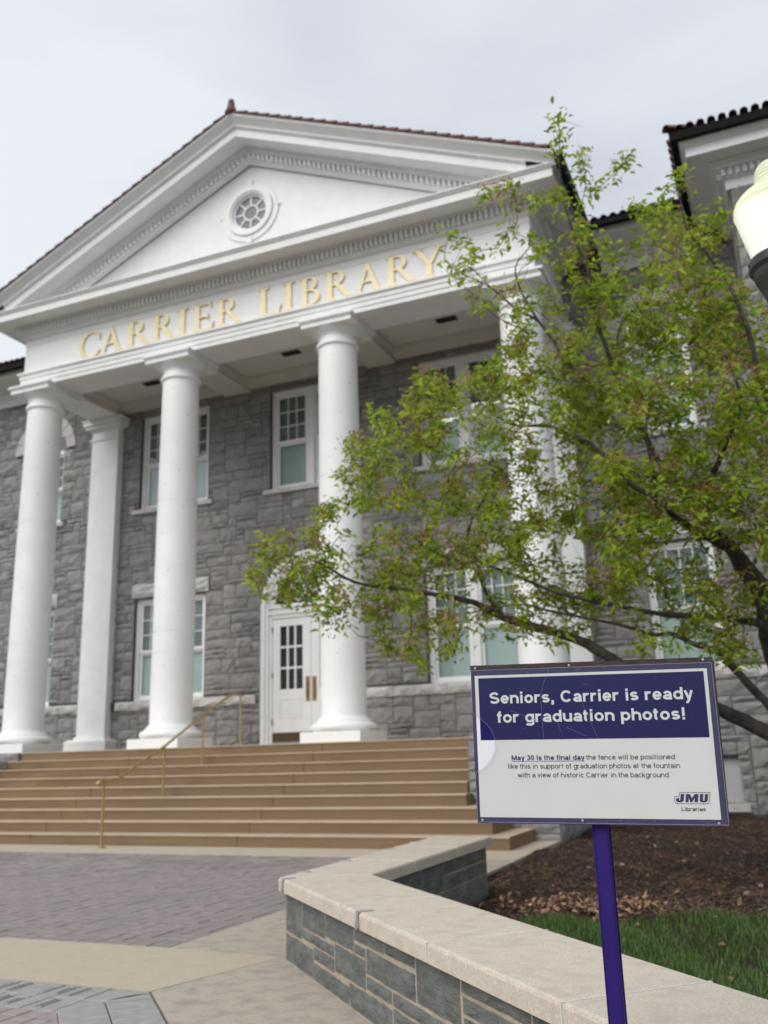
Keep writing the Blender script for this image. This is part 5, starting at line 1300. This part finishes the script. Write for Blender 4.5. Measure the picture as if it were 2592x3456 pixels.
limb([A(2290, 1640, 8.1), A(2150, 1600, 8.7), A(1980, 1500, 9.1), A(1860, 1440, 9.2), A(1720, 1430, 9.3), A(1580, 1340, 9.3), A(1450, 1400, 9.3)], [.03, .024, .02, .016, .013, .009, .005])
limb([A(2350, 1720, 8.1), A(2450, 1500, 7.5), A(2500, 1350, 7.3), A(2450, 1200, 7.3)], [.03, .022, .016, .008])
limb([trunk_top, Vector((11.6, -6.3, 1.9)), Vector((12.5, -6.0, 2.9)), Vector((13.2, -5.9, 4.0)), Vector((13.5, -5.8, 5.0))], [.12, .09, .06, .035, .012])
limb([Vector((11.6, -6.3, 1.9)), Vector((12.0, -7.2, 2.7)), Vector((12.6, -8.0, 3.4)), Vector((12.9, -8.6, 4.0))], [.07, .05, .03, .01])
limb([trunk_top, Vector((10.9, -6.0, 2.2)), Vector((11.2, -5.4, 3.6)), Vector((11.3, -5.2, 5.0)), Vector((11.1, -5.1, 6.2))], [.12, .09, .06, .035, .012])

outline = [(835, 1950), (900, 1815), (1010, 1790), (1100, 1700), (1170, 1560), (1200, 1420), (1270, 1360), (1330, 1420), (1420, 1240), (1500, 1260), (1640, 1230), (1700, 1180), (1650, 1100), (1590, 1040), (1540, 930), (1550, 800), (1580, 800), (1600, 740), (1650, 640), (1740, 620), (1800, 590), (1850, 640),
           (1900, 600), (1970, 700), (2050, 760), (2120, 660), (2200, 720), (2260, 700), (2310, 760), (2400, 690), (2430, 760), (2480, 900), (2640, 1000), (2900, 1300), (3000, 1900), (2700, 2150), (2600, 2240), (2450, 2230), (2330, 2190), (2150, 2210), (2000, 2120), (1850, 2190), (1700, 2140), (1560, 2215), (1430, 2260), (1260, 2200), (1230, 2080), (1130, 2130), (1050, 2010), (960, 2030), (860, 2000)]
def inside(x, y):
    c = False; n_ = len(outline)
    for i in range(n_):
        x1, y1 = outline[i]; x2, y2 = outline[i - 1]
        if (y1 > y) != (y2 > y) and x < (x2 - x1) * (y - y1) / (y2 - y1) + x1: c = not c
    return c
def dens(x, y):
    d = 1.0
    if y < 1150: d = .30 if x < 1950 else .5
    if x > 1900 and 800 < y < 1150: d = .6
    if 1850 < x < 2250 and 780 < y < 1150: d = .42
    if x < 1250: d = .6
    if 1250 < x < 1900 and y > 1200: d = .74
    if x > 1950 and y > 1000: d = 1.1
    if y > 2020: d = .62
    if y > 1850 and x > 2150: d = .5
    h_ = math.sin(x * .011 + 1.3) * math.cos(y * .013 + .4) + .6 * math.sin(x * .023 - y * .019)
    return d * (1 - .32 * max(0, h_))
tg = []
while len(tg) < 1330:
    x, y = Rt.uniform(830, 2950), Rt.uniform(560, 2270)
    if not inside(x, y) or Rt.random() > dens(x, y): continue
    if x > 2640 and Rt.random() < .55: continue
    Dc = 8.5 + (.35 if x < 1700 else 0) - (.55 if x > 2050 and y > 1250 else 0)
    D = Dc + Rt.gauss(0, .55 if x > 1300 else .3)
    if y < 1150: D = 8.3 + Rt.gauss(0, .4)
    tg.append(A(x, y, max(6.9, min(10.2, D))))
for px_, py_, D in ((1882, 400, 8.5), (1886, 440, 8.5), (1892, 480, 8.5), (1880, 520, 8.5), (1960, 520, 8.7), (1970, 570, 8.7), (1975, 620, 8.7), (1965, 680, 8.7), (2100, 560, 8.4), (2060, 600, 8.4), (2125, 540, 8.4), (2020, 640, 8.5), (2290, 590, 8.0), (2310, 640, 8.0), (2240, 650, 8.0), (2420, 700, 8.0), (2440, 740, 8.0), (1520, 790, 8.8), (1620, 660, 8.7), (1550, 930, 8.7), (1500, 880, 8.8), (1250, 1380, 8.9), (1275, 1400, 8.9), (1300, 1430, 8.9), (1120, 1740, 8.6), (1150, 1600, 8.8), (905, 1830, 8.5), (870, 1870, 8.5), (850, 1945, 8.5), (880, 2010, 8.5), (1120, 2120, 8.5), (1100, 2080, 8.5), (930, 1900, 8.5), (960, 1960, 8.6), (985, 1925, 8.5), (1010, 1970, 8.6), (1020, 1910, 8.4), (1040, 2010, 8.6), (1060, 1950, 8.5), (1080, 1990, 8.6), (1010, 2030, 8.5), (950, 2010, 8.5), (1100, 1950, 8.5), (1060, 2050, 8.5),
                     (2230, 1160, 8.3), (2280, 1200, 8.2), (2330, 1150, 8.2), (2300, 1250, 8.1), (2250, 1280, 8.2), (2380, 1230, 8.0), (2200, 1230, 8.3), (2210, 1330, 8.3), (2310, 1330, 8.2), (2260, 1900, 8.3), (2300, 1950, 8.3), (2240, 2000, 8.2), (2330, 2010, 8.2), (2200, 1940, 8.3), (2280, 2070, 8.3), (2380, 1960, 8.4), (2180, 1860, 8.3)):
    tg.append(A(px_, py_, D))
for k in range(170):                                     # the far side of the crown, outside the picture
    a = Rt.uniform(0, 2 * PI); r_ = Rt.uniform(.4, 2.6); q = Vector((12.3 + r_ * math.cos(a), -6.4 + r_ * math.sin(a), 3.8 + Rt.gauss(0, .9)))
    if q.x > 10.9: tg.append(q)
NP = np.array([tuple(q) for q in nodes]); TG = np.array([tuple(q) for q in tg]); left = np.ones(len(TG), bool)
dist = np.full(len(TG), 1e9); near = np.zeros(len(TG), int)
for i in range(0, len(TG)):
    dd = np.linalg.norm(NP - TG[i], axis=1); near[i] = dd.argmin(); dist[i] = dd.min()
NPl = [Vector(q) for q in NP]; tw = MB(); clus = []
for _ in range(len(TG)):
    dm = np.where(left, dist, 1e9); i = int(dm.argmin()); left[i] = False
    p0 = NPl[near[i]]; p1 = Vector(TG[i]); d = p1 - p0; ln = d.length
    mid = p0 + d * .5 + Vector((Rt.gauss(0, .08), Rt.gauss(0, .08), Rt.gauss(.03, .06))) * ln; m2 = p0 + d * .78 + Vector((Rt.gauss(0, .04), Rt.gauss(0, .04), Rt.gauss(.04, .03))) * ln
    r0 = .0035 + .0055 * min(1, ln)
    tw.tube([p0, mid, m2, p1], [r0, r0 * .75, r0 * .55, .0018], 4, False)
    clus.append((m2, p1))
    new = [mid, m2, p1]
    for q in new:
        NPl.append(q); k = len(NPl) - 1; dd = np.linalg.norm(TG - np.array(tuple(q)), axis=1); up_ = dd < dist; dist[up_] = dd[up_]; near[up_] = k
# fine bare twiglets
for k in range(900):
    q = NPl[Rt.randrange(len(NPl))]; d = Vector((Rt.gauss(0, 1), Rt.gauss(0, 1), Rt.gauss(.2, .6))).normalized(); l = Rt.uniform(.1, .35)
    tw.tube([q, q + d * l * .5 + Vector((0, 0, Rt.uniform(-.03, .04))), q + d * l + Vector((0, 0, Rt.uniform(-.06, .08)))], [.0028, .002, .0012], 3, False)
part('twigs', tw, 'bark', tr, kind='stuff')
lf = MB(); bl = MB()
for m2, p1 in clus:
    n_ = Rt.randint(16, 29); ax = (p1 - m2); 
    if ax.length < .05: ax = Vector((0, 0, .1))
    axn = ax.normalized(); q0 = m2 if ax.length < .5 else p1 - axn * .4
    bloom = Rt.random() < .5
    for k in range(n_):
        t_ = Rt.random() ** .7; c = q0 + (p1 - q0) * t_ + Vector([max(-1.7, min(1.7, Rt.gauss(0, 1))) for _k in range(3)]) * .052
        az = Rt.uniform(0, 2 * PI); d = (Vector((math.cos(az), math.sin(az), Rt.uniform(-.95, .25))) + axn * .4).normalized(); sz = Rt.choice((.55, .75, 1, 1, 1.15))
        leafquad(lf, c, Rt.uniform(.055, .090) * sz, Rt.uniform(.023, .038) * sz, d, Vector((Rt.gauss(0, .5), Rt.gauss(0, .5), 1)), Rt.uniform(.1, .45), Rt.uniform(.05, .4))
    if bloom:
        for k in range(Rt.randint(30, 70)):
            c = q0 + (p1 - q0) * Rt.random() + Vector((Rt.gauss(0, .05), Rt.gauss(0, .05), Rt.gauss(.02, .045))); d = Vector((Rt.gauss(0, 1), Rt.gauss(0, 1), Rt.gauss(.2, 1))).normalized(); l = Rt.uniform(.012, .035); s_ = d.orthogonal().normalized() * Rt.uniform(.003, .008)
            bl.add([c - s_, c + s_, c + d * l + s_ * .6, c + d * l - s_ * .6], [(0, 1, 2, 3)])
part('foliage', lf, 'leaf', tr, kind='stuff')
part('spent_blossom', bl, 'bloom', tr, kind='stuff')
